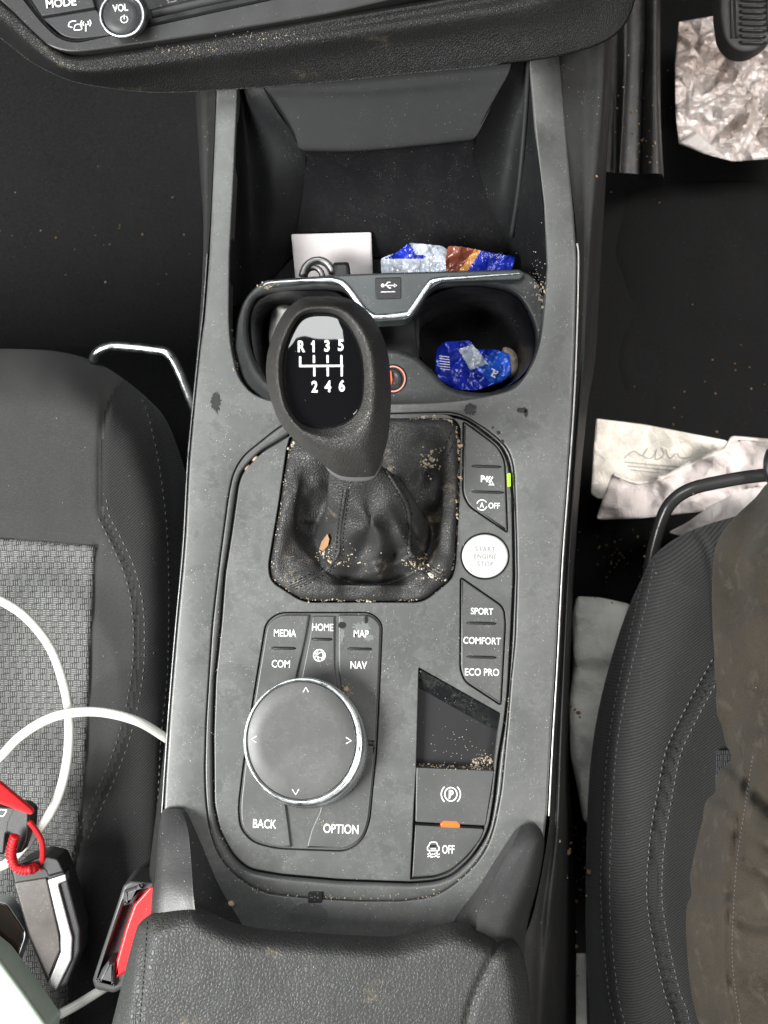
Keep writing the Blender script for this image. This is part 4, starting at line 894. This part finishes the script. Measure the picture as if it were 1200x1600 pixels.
stitches('trouser_stitching', [offl([(1170,1180),(1158,1260),(1146,1340),(1140,1420),(1138,1500),(1146,1570),(1158,1640)], -7)], tr, simple('trouser_thread', (0.12,0.105,0.09), 0.8), PE, 4, 3, 0.00025)

# ------------------------------------------------------------------ pedals and things on the driver floor
BP = thing('brake_pedal', 'black ribbed rubber brake pedal above the crumpled sheet', 'pedal', P(1165, 40, -0.13))
PDC = fil([(1126,-160,10),(1230,-160,10),(1232,20,20),(1205,66,22),(1176,83,16),(1150,82,16),(1130,62,18),(1124,20)], 12, 5)
panel('pedal_pad', PDC, plastic('pedal_rubber', (0.030,0.028,0.027), 0.6, 900, 0.5, 0, 0.6), BP, -0.110, 0.012, 0.003, seg=4, bottom=True)
mb = MB()
for k in range(11):
    y = -30+k*9.5; v, f = tube_vf([P(1156,y,-0.1095), P(1162,y+1,-0.1085), P(1190,y+2,-0.1085), P(1196,y+2,-0.1095)], 0.0009, 6); mb.add(v, f)
for x in (1143, 1150, 1200, 1207):
    v, f = tube_vf([P(x,-60,-0.109), P(x,0,-0.109), P(x+1,60 if x < 1190 else 50,-0.1095)], 0.0008, 6); mb.add(v, f)
mb.build('tread_rib', M['black'], BP)
tube('pedal_arm', [(1185,-60,-0.125),(1190,-200,-0.09),(1195,-340,-0.03)], 0.008, M['black'], BP)
def crump(amp, s, seed, z0, rid=True):
    def f(X, Y, d):
        n = fbm(X + 14*fbm(X, Y, s*1.3, 2, seed+7), Y + 14*fbm(X, Y, s*1.3, 2, seed+9), s, 4, seed)
        if rid: n = 0.5-np.abs(n)*1.8
        return z0 + amp*n
    return f
def facet(z0, amp, s, seed, slope=(0, 0), c0=(0, 0)):
    """creased flat facets: lower envelope of tilted planes"""
    rs = random.Random(seed); pl = [(rs.uniform(-1,1), rs.uniform(-1,1), rs.uniform(0,2*s), rs.uniform(0,2*s)) for _ in range(7)]
    def f(X, Y, d):
        z = np.zeros_like(X)
        for a, b, p, q in pl:
            t = ((X*a+Y*b+p)/s); z = z + np.abs(t-np.floor(t)-0.5)*2
        return z0 + amp*(z/len(pl)-0.5)*2 + slope[0]*(X-c0[0]) + slope[1]*(Y-c0[1]) + amp*0.3*fbm(X, Y, s/4, 3, seed)
    return f
g = NG('crumpled_shiny_sheet')
c = g.mix(g.ramp(g.noise(30, 6, 0.7, 0.6), 0.42, 0.62), (0.62,0.56,0.53), (0.32,0.25,0.21)); c = g.mix(g.ramp(g.noise(120, 5, 0.7, 0.4), 0.60, 0.68), c, (0.10,0.075,0.05))
SHM = g.fin(c, g.ramp(g.noise(90, 4), 0.3, 0.7, 0.10, 0.42), g.bump(g.ramp(g.voro(42, 'DISTANCE_TO_EDGE'), 0, 0.35), 0.9, 0.004, g.bump(g.noise(60, 5, 0.6, 1.6), 0.9, 0.005)), spec=1.0, metal=0.3)
shc = [(1061,34),(1122,24),(1230,10),(1330,20),(1330,230),(1230,246),(1145,252),(1100,240),(1061,224),(1056,180),(1055,100)]
sh = patch('crumpled_sheet', shc, facet(-0.225, 0.010, 75, 5), [SHM], None, 4, 0, thick=0.0004)
tag(sh, 'crumpled dirty shiny silver-white sheet on the driver floor under the brake pedal', 'sheet')
fld = patch('turned_corner', [(1062,222),(1068,218),(1086,205),(1096,212),(1118,232),(1135,248),(1100,240)], lambda X,Y,d: -0.2215+0.0*X+rnd(d,6,0.001), [papery('sheet_back', (0.50,0.47,0.45))], sh, 3, 0, thick=0.0004)
pm = [papery('bag_cream_paper', (0.78,0.74,0.66), (0.45,0.41,0.35), 0.5), papery('bag_pink_grey_paper', (0.66,0.60,0.58), (0.46,0.39,0.37), 0.6, 0.45, 35, (0.4,0.7))]
bag = patch('paper_bag', fil([(932,654,2),(1010,664),(1134,688,3),(1170,720),(1080,780),(935,779,3),(924,772,4),(928,700)], 4, 4), facet(-0.205, 0.008, 90, 3), [pm[0]], None, 4, 0, thick=0.0012)
tag(bag, 'flat cream paper bag with faint print lying on the driver floor mat', 'paper bag')
bt2 = bvh([bag]); pb = on(bt2, 0.0006, -0.19)
strokes('faint_print', [cr([(975,716),(990,705),(1003,712),(1012,700)],4), cr([(1012,700),(1005,712),(1018,716),(1026,702)],4), cr([(1026,702),(1024,718),(1036,712),(1034,700)],4), cr([(1040,702),(1046,716),(1056,708)],4), cr([(1058,708),(1064,716),(1080,714)],4), dens((976,722),(1060,730)), dens((980,728),(1050,735)), dens((984,734),(1030,739))], 1.2, pb, simple('grey_ink', (0.30,0.29,0.28), 0.7), bag)
bg2 = patch('wrinkled_bag', fil([(958,738,3),(996,752),(1040,742),(1090,715),(1130,700),(1144,681,3),(1230,688),(1300,700),(1300,760),(1160,790),(1090,800),(1000,810),(932,812,6),(944,775,3)], 4, 4), facet(-0.185, 0.013, 75, 8, (0.00004, 0.0), (932, 0)), [pm[1]], None, 4, 0, thick=0.0014)
tag(bg2, 'wrinkled grey-pink paper bag with pale folded rim lying across the cream bag', 'paper bag')
rb = bvh([bg2]); pts = []
for x, y in cr([(960,742),(996,755),(1040,746),(1090,720),(1130,704),(1146,686),(1200,690),(1240,693)], 8):
    h, n = hit(rb, x, y); 
    if h is not None: pts.append(h+Vector((0,0,0.0004)))
v, f = tube_vf(pts, 0.0009, 8, True, 0.6); fixn(obj('folded_rim', v, f, pm[0], bg2))
sheet2 = patch('white_flyer', fil([(1044,832,3),(1075,816),(1110,790),(1160,765),(1200,758),(1300,750),(1300,800),(1180,815),(1066,838,3)], 4, 4), facet(-0.115, 0.005, 50, 14), [papery('flyer_paper', (0.72,0.66,0.64), (0.5,0.44,0.42), 0.4, 0.35)], None, 4, 0, thick=0.0008)
tag(sheet2, 'bright white crumpled paper tucked between the seat bar and the driver seat edge', 'paper')
nap = papery('napkin_paper', (0.95,0.95,0.88), (0.42,0.41,0.37), 0.35, 0.85, 30, (0.4,0.7), 0.15, 0.2)
n1 = patch('paper_napkin', fil([(902,932,6),(940,934),(985,944,6),(1000,1000),(980,1290),(912,1285,8),(905,1240),(892,1180),(890,1100),(897,1040),(895,960)], 8, 4), lambda X,Y,d: facet(-0.15, 0.011, 110, 21)(X,Y,d)+rnd(d,12,0.006), [nap], None, 4, 0, thick=0.003)
tag(n1, 'large soft off-white napkin wedged between console and driver seat', 'napkin')
tr = bvh([n1])
h, n = hit(tr, 902, 1113)
mb = MB()
for k, (x, y, r) in enumerate(((893,1105,3),(899,1109,3.5),(904,1115,4.5),(906,1121,3))):
    h, n = hit(tr, x, y)
    if h is not None: v, f = blob_vf(h, r/S, k, (1,1.3,0.3)); mb.add(v, f)
mb.build('food_stain', simple('brown_sauce', (0.30,0.14,0.03), 0.3), n1)
n2 = patch('paper_scrap', fil([(900,1490,3),(916,1490,3),(918,1700),(900,1700)], 2, 3), facet(-0.14, 0.003, 60, 4), [nap], None, 4, 0, thick=0.001)
tag(n2, 'narrow off-white paper strip low in the gap beside the driver seat', 'paper')

# ------------------------------------------------------------------ litter in bin and cup holders
rc = patch('receipt', fil([(455,366,2),(580,363,2),(583,440,2),(462,440,2)], 2, 2), lambda X,Y,d: -0.045+(-0.0001)*(366-Y)*-1+0.0015*np.sin((X-455)/40), [simple('receipt_paper', (0.66,0.62,0.62), 0.6, 0.3, 0.1, 200)], None, 4, 0, thick=0.0004)
tag(rc, 'blank white slip of paper standing in the storage bin behind the left cup', 'paper slip')
mb = MB()
rr = [P(497+24*math.cos(t), 434+27*math.sin(t), -0.031) for t in np.linspace(math.pi*1.02, 2*math.pi*0.96, 20)]
v, f = tube_vf(rr, 0.0022, 4, True, 2.2); mb.add(v, f)
rr = [P(490+14*math.cos(t), 434+16*math.sin(t), -0.033) for t in np.linspace(math.pi, 2*math.pi, 16)]
v, f = tube_vf(rr, 0.0016, 6, True, 1.5); mb.add(v, f)
o = mb.build('metal_clasp', metal('dull_clasp_metal', (0.28,0.28,0.28), 0.5), None); tag(o, 'small dull grey metal clasp lying before the paper slip', 'clasp')
o = panel('black_cap', fil([(520,410),(545,409),(549,436),(520,436)], 5, 4), M['black'], None, -0.026, 0.02, 0.002, bottom=True); tag(o, 'small black plastic cap beside the grey metal clasp in the bin', 'cap')
def foil(name, col, rough=0.25):
    g = NG(name); c = g.mix(g.ramp(g.noise(90, 4, 0.6, 0.5), 0.4, 0.65), sc3(col, 0.75), sc3(col, 1.15))
    return g.fin(c, rough, g.bump(g.ramp(g.voro(60, 'DISTANCE_TO_EDGE'), 0, 0.4), 0.8, 0.003, g.bump(g.noise(150, 3, 0.5, 0.8), 0.4, 0.0008)), spec=0.6, metal=0.1)
BL = foil('blue_foil', (0.010,0.028,0.40)); WH = foil('white_foil', (0.55,0.60,0.68)); BR_ = foil('brown_foil', (0.22,0.06,0.035)); OR_ = foil('orange_foil', (0.65,0.30,0.08)); SL = foil('bright_blue_foil', (0.015,0.09,0.55))
whp = inp([(594,402),(640,400),(636,378),(700,390),(706,404),(690,425),(594,425)]); whb = inp([(620,395),(640,380),(650,398),(668,400),(660,404),(600,404)])
w1 = patch('candy_wrapper', fil([(595,404,3),(622,393),(640,379,4),(690,384),(706,394),(708,432),(596,432)], 3, 3), facet(-0.030, 0.005, 30, 6), [BL, WH], None, 2, 0, mf=lambda x,y: 0 if whb(x,y) else 1, thick=0.0006)
tag(w1, 'torn white and blue wrapper in the bin, left of the brown-ended one', 'wrapper', 'candy wrappers in the console')
brp = inp([(694,380),(745,382),(722,430),(690,430)]); orp = inp([(744,386),(754,388),(730,424),(716,426)])
w2 = patch('candy_wrapper', fil([(700,384,4),(720,385),(750,391),(780,397),(806,401,3),(797,430),(698,432),(696,405)], 3, 3), facet(-0.026, 0.005, 34, 9), [BL, BR_, OR_], None, 2, 0, mf=lambda x,y: 2 if orp(x,y) else (1 if brp(x,y) else 0), thick=0.0006)
tag(w2, 'blue wrapper with brown end and orange stripe in the right of the bin', 'wrapper', 'candy wrappers in the console')
wp = inp([(716,546),(740,538),(762,568),(735,578)]); sp = inp([(770,548),(800,552),(796,592),(768,600),(745,576)])
w3 = patch('candy_wrapper', fil([(682,545,4),(694,534,3),(735,532),(744,546),(770,545),(797,553,4),(799,585,4),(785,597),(745,610),(695,608,4),(680,580)], 4, 3), facet(-0.036, 0.008, 42, 12), [BL, WH, SL], None, 1.8, 0, mf=lambda x,y: 1 if wp(x,y) else (2 if sp(x,y) else 0), thick=0.0008)
tag(w3, 'bright blue crumpled wrapper lying in the right cup holder', 'wrapper', 'candy wrappers in the console')
tr = bvh([w3]); pw = on(tr, 0.0006, -0.03)
text('wrapper_lettering', [('rd', 771, 583, 11, -1.1, 0.9, 0.03)], pw, M['white'], w3)
strokes('small_print', [dens((686+k*0.3, 556+4*k),(702+k*0.3, 558+4*k),4) for k in range(6)], 1.0, pw, M['white'], w3)
cw = patch('crumpled_tissue', cr([(785,545),(800,546),(809,560),(808,580),(798,592),(786,580)],5,True), lambda X,Y,d: -0.042+rnd(d,9,0.008)+0.004*fbm(X,Y,14,3,4), [papery('beige_tissue', (0.55,0.46,0.38))], None, 2.5, 0.008)
tag(cw, 'small beige tissue ball behind the blue wrapper in the right cup', 'tissue')
cw = patch('crumpled_tissue', cr([(424,482),(434,473),(452,476),(470,490),(462,560),(430,570),(420,530)],5,True), lambda X,Y,d: -0.030+rnd(d,14,0.010)+0.005*fbm(X,Y,26,3,14), [papery('white_tissue', (0.60,0.60,0.57))], None, 3, 0.01)
tag(cw, 'white tissue poking out of the left cup behind the gear knob', 'tissue')
v, f = blob_vf(P(671,584,-0.012), 0.0022, 5, (0.7,1.2,0.6)); o = obj('crumb_lump', v, f, M['crumb2']); tag(o, 'pale lump on the rim just left of the blue wrapper in the cup', 'crumb')

# ------------------------------------------------------------------ things on the passenger seat
cabm = NG('ribbed_white_cable'); x, y, z = cabm.xyz()
cabm = cabm.fin((0.56,0.56,0.52), 0.35, cabm.bump(cabm.math('SINE', cabm.math('MULTIPLY', cabm.math('ADD', x, y), 4200)), 0.08, 0.0002), spec=0.5)
cz = 0.002
o = tube('charging_cable', [(300,1180,-0.02),(262,1155,-0.006),(215,1127,cz+0.006),(160,1113,cz+0.008),(110,1114,cz+0.006),(70,1126,cz),(30,1152,-0.006),(-8,1190,-0.008),(-60,1220,-0.008),(-110,1150,-0.008),(-100,980,-0.008),(-40,925,-0.008),(0,938,-0.008),(42,966,-0.006),(80,1015,-0.002),(102,1080,0),(108,1135,0),(103,1200,0),(84,1260,0),(50,1308,0),(12,1348,-0.004),(-30,1368,-0.006),(-90,1450,-0.01),(-60,1600,-0.004),(10,1610,0.0),(75,1592,0.0),(112,1575,-0.002),(150,1552,-0.008),(185,1530,-0.016)], 0.0024, cabm, None, 12, 8, 0.65)
tag(o, 'long white ribbed charging cable looping over the passenger seat', 'cable')
# key fob with bright metal edge
kz = 0.004
KF = thing('key_fob', 'brown glossy key fob with bright silver edge, tied by the red cord', 'key fob', P(70, 1440, -0.012))
def q8(pts): return [(x/2.857, y/2.857+1150) for x, y in pts]
gb = plastic('fob_brown_gloss', (0.075,0.066,0.060), 0.25, 1500, 0.05, 0.2, 0.6)
panel('fob_body', fil(q8([(50,605),(90,565),(200,530),(265,545),(298,620),(360,860),(358,960),(300,1110),(255,1142),(215,1112),(130,900),(60,650)]), 4, 4), M['black'], KF, kz, 0.013, 0.0014, bottom=True)
panel('fob_face', fil(q8([(62,655),(208,632),(262,880),(268,955),(218,1085),(135,895)]), 3, 4), gb, KF, kz+0.0012, 0.003, 0.0008)
panel('metal_edge', fil(q8([(210,640),(295,612),(300,650),(262,662),(325,900),(320,1000),(252,1138),(212,1108),(270,965),(268,885)]), 3, 4), metal('brushed_fob_metal',(0.30,0.30,0.30),0.45), KF, kz+0.0016, 0.004, 0.0008)
panel('fob_cap', fil(q8([(92,568),(200,533),(262,548),(290,608),(215,630),(205,598),(150,585),(110,600)]), 5, 4), M['black'], KF, kz+0.0026, 0.005, 0.0012)
K2 = thing('key_fob', 'black key fob at the left edge with a red fabric strap over it', 'key fob', P(10, 1300, -0.012))
panel('fob_body', fil(q8([(-120,300),(0,312),(100,318),(132,345),(125,460),(100,520),(65,525),(62,445),(30,430),(20,530),(-120,520)]), 4, 4), M['black'], K2, kz+0.004, 0.012, 0.0012, bottom=True)
strokes('fob_groove', [q8([(60,325),(32,385),(28,430)])], 1.2, flat_at(kz+0.00415), M['deep'], K2)
strokes('fob_badge', [(fil(q8([(-20,328),(32,330),(14,358),(-20,358)]),1,2), True, 1.0)], 1.0, flat_at(kz+0.00415), M['barmetal'], K2)
redm = fabric_twill('red_strap_fabric', (0.55,0.012,0.015), 0.0009, 0.8, 0.3, 0)
o = patch('red_strap', fil(q8([(-120,150),(0,195),(60,245),(155,325),(152,345),(135,352),(0,302),(-120,290)]), 4, 4), lambda X,Y,d: kz+0.012+rnd(d,6,0.003)-0.00006*(X), [redm], None, 3, 0.002)
tag(o, 'bright red fabric strap lying over the black fob at the left edge', 'strap')
mb = MB()
pth = [P(*q) for q in cr([(46,1284,0.014),(58,1300,0.012),(66,1318,0.010),(66,1345,0.006),(62,1368,0.000)], 8)]; v, f = tube_vf(pth, 0.0014, 8); mb.add(v, f)
cp = cr([(24,1305,0.014),(19,1322,0.013),(18,1340,0.012),(24,1354,0.011),(36,1359,0.011),(50,1358,0.010),(58,1350,0.0)], 10)
pth = [P(x, y, z) for x, y, z in cp]
v, f = tube_vf(pth, [0.0015+0.0006*(k % 3) for k in range(len(pth))], 8); mb.add(v, f)
o = mb.build('lanyard', simple('red_cord_thread', (0.50,0.01,0.015), 0.5, 0.4, 0.4, 900)); tag(o, 'braided red cord looped through the silver-edged fob', 'cord')
K3 = thing('key_fob', 'glossy black rounded fob with thin chrome rim in the lower left corner', 'key fob', P(0, 1460, -0.012))
c3 = fil(q8([(-160,740),(0,735),(35,745),(118,868),(115,905),(62,1060),(40,1075),(-160,1000)]), 6, 4)
panel('fob_rim', c3, M['chrome'], K3, -0.001, 0.008, 0.0012, bottom=True)
panel('fob_face', offset(c3, 3.0), simple('dark_glass', (0.02,0.013,0.010), 0.06, 0.8), K3, -0.0001, 0.003, 0.0006)
o = panel('pale_green_case', fil([(-120,1400),(0,1498,4),(40,1552),(78,1606,4),(70,1760),(-120,1760)], 6, 4), simple('pale_green_plastic', (0.38,0.46,0.39), 0.3, 0.5, 0.15, 900), None, 0.020, 0.015, 0.003, seg=5, bottom=True)
tag(o, 'pale green speckled case corner at the very bottom left', 'case')
BK = thing('seat_belt_buckle', 'black seat belt buckle with red release button beside the armrest', 'buckle', P(200, 1460, -0.02))
strips('buckle_housing', [[(*q8([(540,665)])[0],-0.006),(*q8([(575,640)])[0],0.004),(*q8([(690,650)])[0],0.004),(*q8([(720,665)])[0],-0.006)],
  [(*q8([(500,800)])[0],-0.006),(*q8([(530,760)])[0],0.004),(*q8([(545,765)])[0],0.004),(*q8([(560,780)])[0],-0.006)],
  [(*q8([(450,950)])[0],-0.006),(*q8([(480,900)])[0],0.004),(*q8([(500,910)])[0],0.004),(*q8([(515,930)])[0],-0.006)],
  [(*q8([(410,1090)])[0],-0.006),(*q8([(430,1070)])[0],0.004),(*q8([(470,1010)])[0],0.004),(*q8([(520,1010)])[0],-0.006)]], M['black'], BK, 5, 4) if False else None
BK_O = fil(q8([(552,665),(585,645),(720,655),(720,1040),(510,1146),(428,1130),(413,1090),(455,960)]), 4, 4)
panel('buckle_housing', BK_O, plastic('buckle_plastic', (0.05,0.05,0.052), 0.45, 1200, 0.3, 0, 0.4), BK, -0.002, 0.02, 0.0016, holes=[fil(q8([(556,740),(600,752),(640,700),(700,680),(700,1000),(516,1012),(484,1002),(455,1040),(438,1080),(440,1060)]), 2, 3)] , bottom=False)
panel('buckle_recess', offset(BK_O, 6), simple('maroon_recess', (0.03,0.012,0.014), 0.5), BK, -0.009, 0.01, 0.0006)
panel('release_button', fil(q8([(668,672),(720,672),(720,900),(650,1000),(516,1085),(518,1010),(560,860),(598,752)]), 3, 3), simple('red_button_plastic', (0.62,0.014,0.016), 0.35), BK, -0.0005, 0.01, 0.0012)
panel('guide_tooth', fil(q8([(553,690),(640,660),(600,745),(552,758)]), 2, 3), plastic('buckle_tooth_plastic', (0.07,0.07,0.072), 0.45, 1200, 0.3), BK, 0.0012, 0.008, 0.002)
panel('guide_tooth', fil(q8([(484,1002),(516,1012),(514,1120),(430,1098)]), 2, 3), bpy.data.materials['buckle_tooth_plastic'], BK, 0.0012, 0.008, 0.002)

# ------------------------------------------------------------------ crumbs, dust, leaf
ALL = bvh()
def crumb(label, x, y, r, mat, seed, cat='crumb', sq=(1,1,0.7)):
    h, n = hit(ALL, x, y); v, f = blob_vf(h+n*r*0.4, r, seed, sq)
    o = obj('crumb', v, f, mat, reg=False); tag(o, label, cat, 'food crumbs on the console'); return o
crumb('largest tan crumb in the channel at the upper left of the inner panel', 399, 716, 0.0022, M['bigcrumb'], 1)
crumb('second tan crumb just below the largest one in the left channel corner', 385, 730, 0.0018, M['bigcrumb'], 2)
crumb('round tan crumb near the lower left fin above the armrest', 362, 1411, 0.0017, M['bigcrumb'], 3)
crumb('small tan crumb right of the gaiter base in the panel groove', 541, 1076, 0.0014, M['crumb'], 4)
lf = []
for x, y, q in ((499,858,0.001),(503,846,0.003),(512,834,0.005),(515,842,0.004),(513,852,0.003),(505,861,0.001)):
    h, n = hit(ALL, x, y); lf.append(h+Vector((0,0,0.001+q*0.5)))
cc = sum(lf, Vector())/6 + Vector((0,0,0.001))
o = obj('dry_leaf', lf+[cc]+[v-Vector((0,0,0.0004)) for v in lf], [(i,(i+1)%6,6) for i in range(6)]+[(7+i,7+(i+1)%6,(i+1)%6,i) for i in range(6)]+[(12,11,10,9,8,7)], simple('dry_leaf_brown', (0.34,0.19,0.10), 0.7), smooth=False, reg=False)
tag(o, 'torn brown dry leaf caught in the left fold of the gaiter', 'leaf')
rs = random.Random(11); mb = MB()
def smears(line, n, spread, r0, r1, mi=(1, 0)):
    p = resample(cr(line, 6), 200, False)
    for k in range(n):
        x, y = rs.choice(p); x += rs.gauss(0, spread); y += rs.gauss(0, spread); h, nn = hit(ALL, x, y)
        if h is None: continue
        for j in range(rs.randint(2, 5)):
            q = r0+(r1-r0)*rs.random()**2; v, f = blob_vf(h+nn*q*0.12+Vector((rs.gauss(0, q), rs.gauss(0, q), 0)), q, rs.random(), (rs.uniform(0.5, 1), rs.uniform(0.5, 1.4), 0.22)); mb.add(v, f, rs.choice(mi))
smears([(330,1300),(350,1350),(420,1398),(560,1404),(690,1400)], 10, 2, 0.0002, 0.0006); smears([(714,672),(717,740),(715,800),(712,870)], 40, 1.2, 0.0003, 0.0012); smears([(640,653),(690,654),(710,664)], 9, 1.0, 0.0003, 0.0010); smears([(690,915),(655,937),(560,938),(478,936)], 16, 1.2, 0.0003, 0.0009)
smears([(655,728),(675,712),(688,702)], 16, 6, 0.0003, 0.0011); smears([(640,868),(660,885),(690,900)], 14, 6, 0.0003, 0.0013); smears([(515,868),(545,872),(575,880)], 9, 6, 0.0003, 0.0010); smears([(455,700),(458,690)], 4, 2, 0.0004, 0.0012)
smears([(740,1192),(768,1185)], 10, 5, 0.0003, 0.0010); smears([(838,425),(845,450),(846,480)], 10, 4, 0.0003, 0.0010); smears([(405,450),(425,444)], 5, 2, 0.0003, 0.0009); smears([(372,500),(362,540),(375,590)], 8, 2, 0.0003, 0.0007)
def sprinkle(line, n, spread, r0, r1, mi=(0,1,1)):
    l = cr(line, 6) if len(line) > 2 else line; p = resample(l, 200, False)
    for k in range(n):
        x, y = rs.choice(p); x += rs.gauss(0, spread); y += rs.gauss(0, spread)
        if rs.random() > 0.35+0.65*(vn(x/23, y/23, 3)+0.5): continue
        h, nn = hit(ALL, x, y)
        if h is None: continue
        r = rs.uniform(r0, r1)*(1.5 if rs.random() < 0.08 else 1); v, f = blob_vf(h+nn*r*0.3, r, rs.random(), (1, rs.uniform(0.5,1.3), 0.6)); mb.add(v, f, rs.choice(mi))
def cloud(cx, cy, sx, sy, n, r0, r1, mi=(0,1,1)):
    for k in range(n):
        x, y = rs.gauss(cx, sx), rs.gauss(cy, sy); h, nn = hit(ALL, x, y)
        if h is None: continue
        r = rs.uniform(r0, r1); v, f = blob_vf(h+nn*r*0.3, r, rs.random(), (1, rs.uniform(0.5,1.3), 0.6)); mb.add(v, f, rs.choice(mi))
sprinkle([(714,668),(717,740),(715,800),(712,860),(706,895)], 90, 1.4, 0.0002, 0.0005)
sprinkle([(640,654),(690,655),(712,665)], 40, 1.6, 0.0002, 0.0005)
sprinkle([(700,905),(660,936),(560,938),(476,936),(426,905)], 70, 1.4, 0.0002, 0.0004)
sprinkle([(424,890),(440,790),(452,700)], 60, 1.8, 0.0002, 0.0004)
cloud(655, 878, 12, 8, 60, 0.0001, 0.0006); cloud(680, 895, 9, 6, 26, 0.0001, 0.0005); cloud(672, 722, 8, 10, 22, 0.0002, 0.0010); cloud(540, 872, 18, 8, 26, 0.0001, 0.0004); cloud(450, 800, 14, 60, 30, 0.0001, 0.00022); cloud(506, 866, 9, 6, 25, 0.0002, 0.0005)
sprinkle([(330,1300),(374,1372),(420,1394),(500,1402),(620,1404),(690,1396)], 120, 4, 0.00015, 0.0004)
sprinkle([(346,940),(338,1060),(334,1150),(336,1260),(350,1320)], 70, 2.5, 0.00015, 0.0004)
sprinkle([(800,1000),(795,1110),(784,1200),(770,1290),(745,1345),(700,1385)], 110, 2.5, 0.00015, 0.0004)
sprinkle([(725,655),(775,690),(803,730),(806,800)], 70, 3, 0.00015, 0.0003)
sprinkle([(654,1194),(700,1198),(770,1200)], 110, 2.0, 0.0002, 0.0005); cloud(757, 1188, 9, 7, 80, 0.0001, 0.0004, (0,0,1)); cloud(720, 1160, 30, 25, 50, 0.00015, 0.0003)
cloud(840, 440, 8, 22, 60, 0.0002, 0.0004); sprinkle([(410,448),(425,445),(440,444)], 25, 3, 0.0002, 0.0004); cloud(770, 400, 16, 5, 25, 0.0002, 0.0004)
cloud(560, 1000, 230, 260, 220, 0.0001, 0.00026, (1,)); cloud(330, 1380, 40, 40, 50, 0.0001, 0.0003, (1,)); cloud(345, 560, 20, 120, 60, 0.0001, 0.00025, (1,)); cloud(600, 1420, 160, 15, 50, 0.0001, 0.00028, (1,))
cloud(545, 1078, 5, 5, 20, 0.0002, 0.0005, (0,)); cloud(505, 1285, 8, 6, 25, 0.0001, 0.0003)
# floor litter
cloud(960, 870, 30, 25, 45, 0.0003, 0.0010, (0,2,2)); cloud(1130, 600, 70, 60, 25, 0.0003, 0.0010, (2,2,0)); cloud(140, 370, 110, 50, 18, 0.0002, 0.0007, (2,2,0)); cloud(110, 360, 70, 12, 8, 0.0003, 0.0009, (2,)); cloud(900, 1350, 10, 60, 30, 0.0004, 0.0015, (0,2)); cloud(1000, 200, 25, 60, 40, 0.0003, 0.001, (2,2,0))
cloud(290, 77, 26, 4, 60, 0.0001, 0.0003, (0,1)); cloud(420, 58, 30, 4, 60, 0.0001, 0.0003, (0,1))
o = mb.build('crumbs', [M['crumb'], M['crumb2'], M['crumb3']], None); tag(o, 'fine pale crumbs and dust scattered over console grooves, gaiter rim and floor', 'crumbs', kind='stuff')
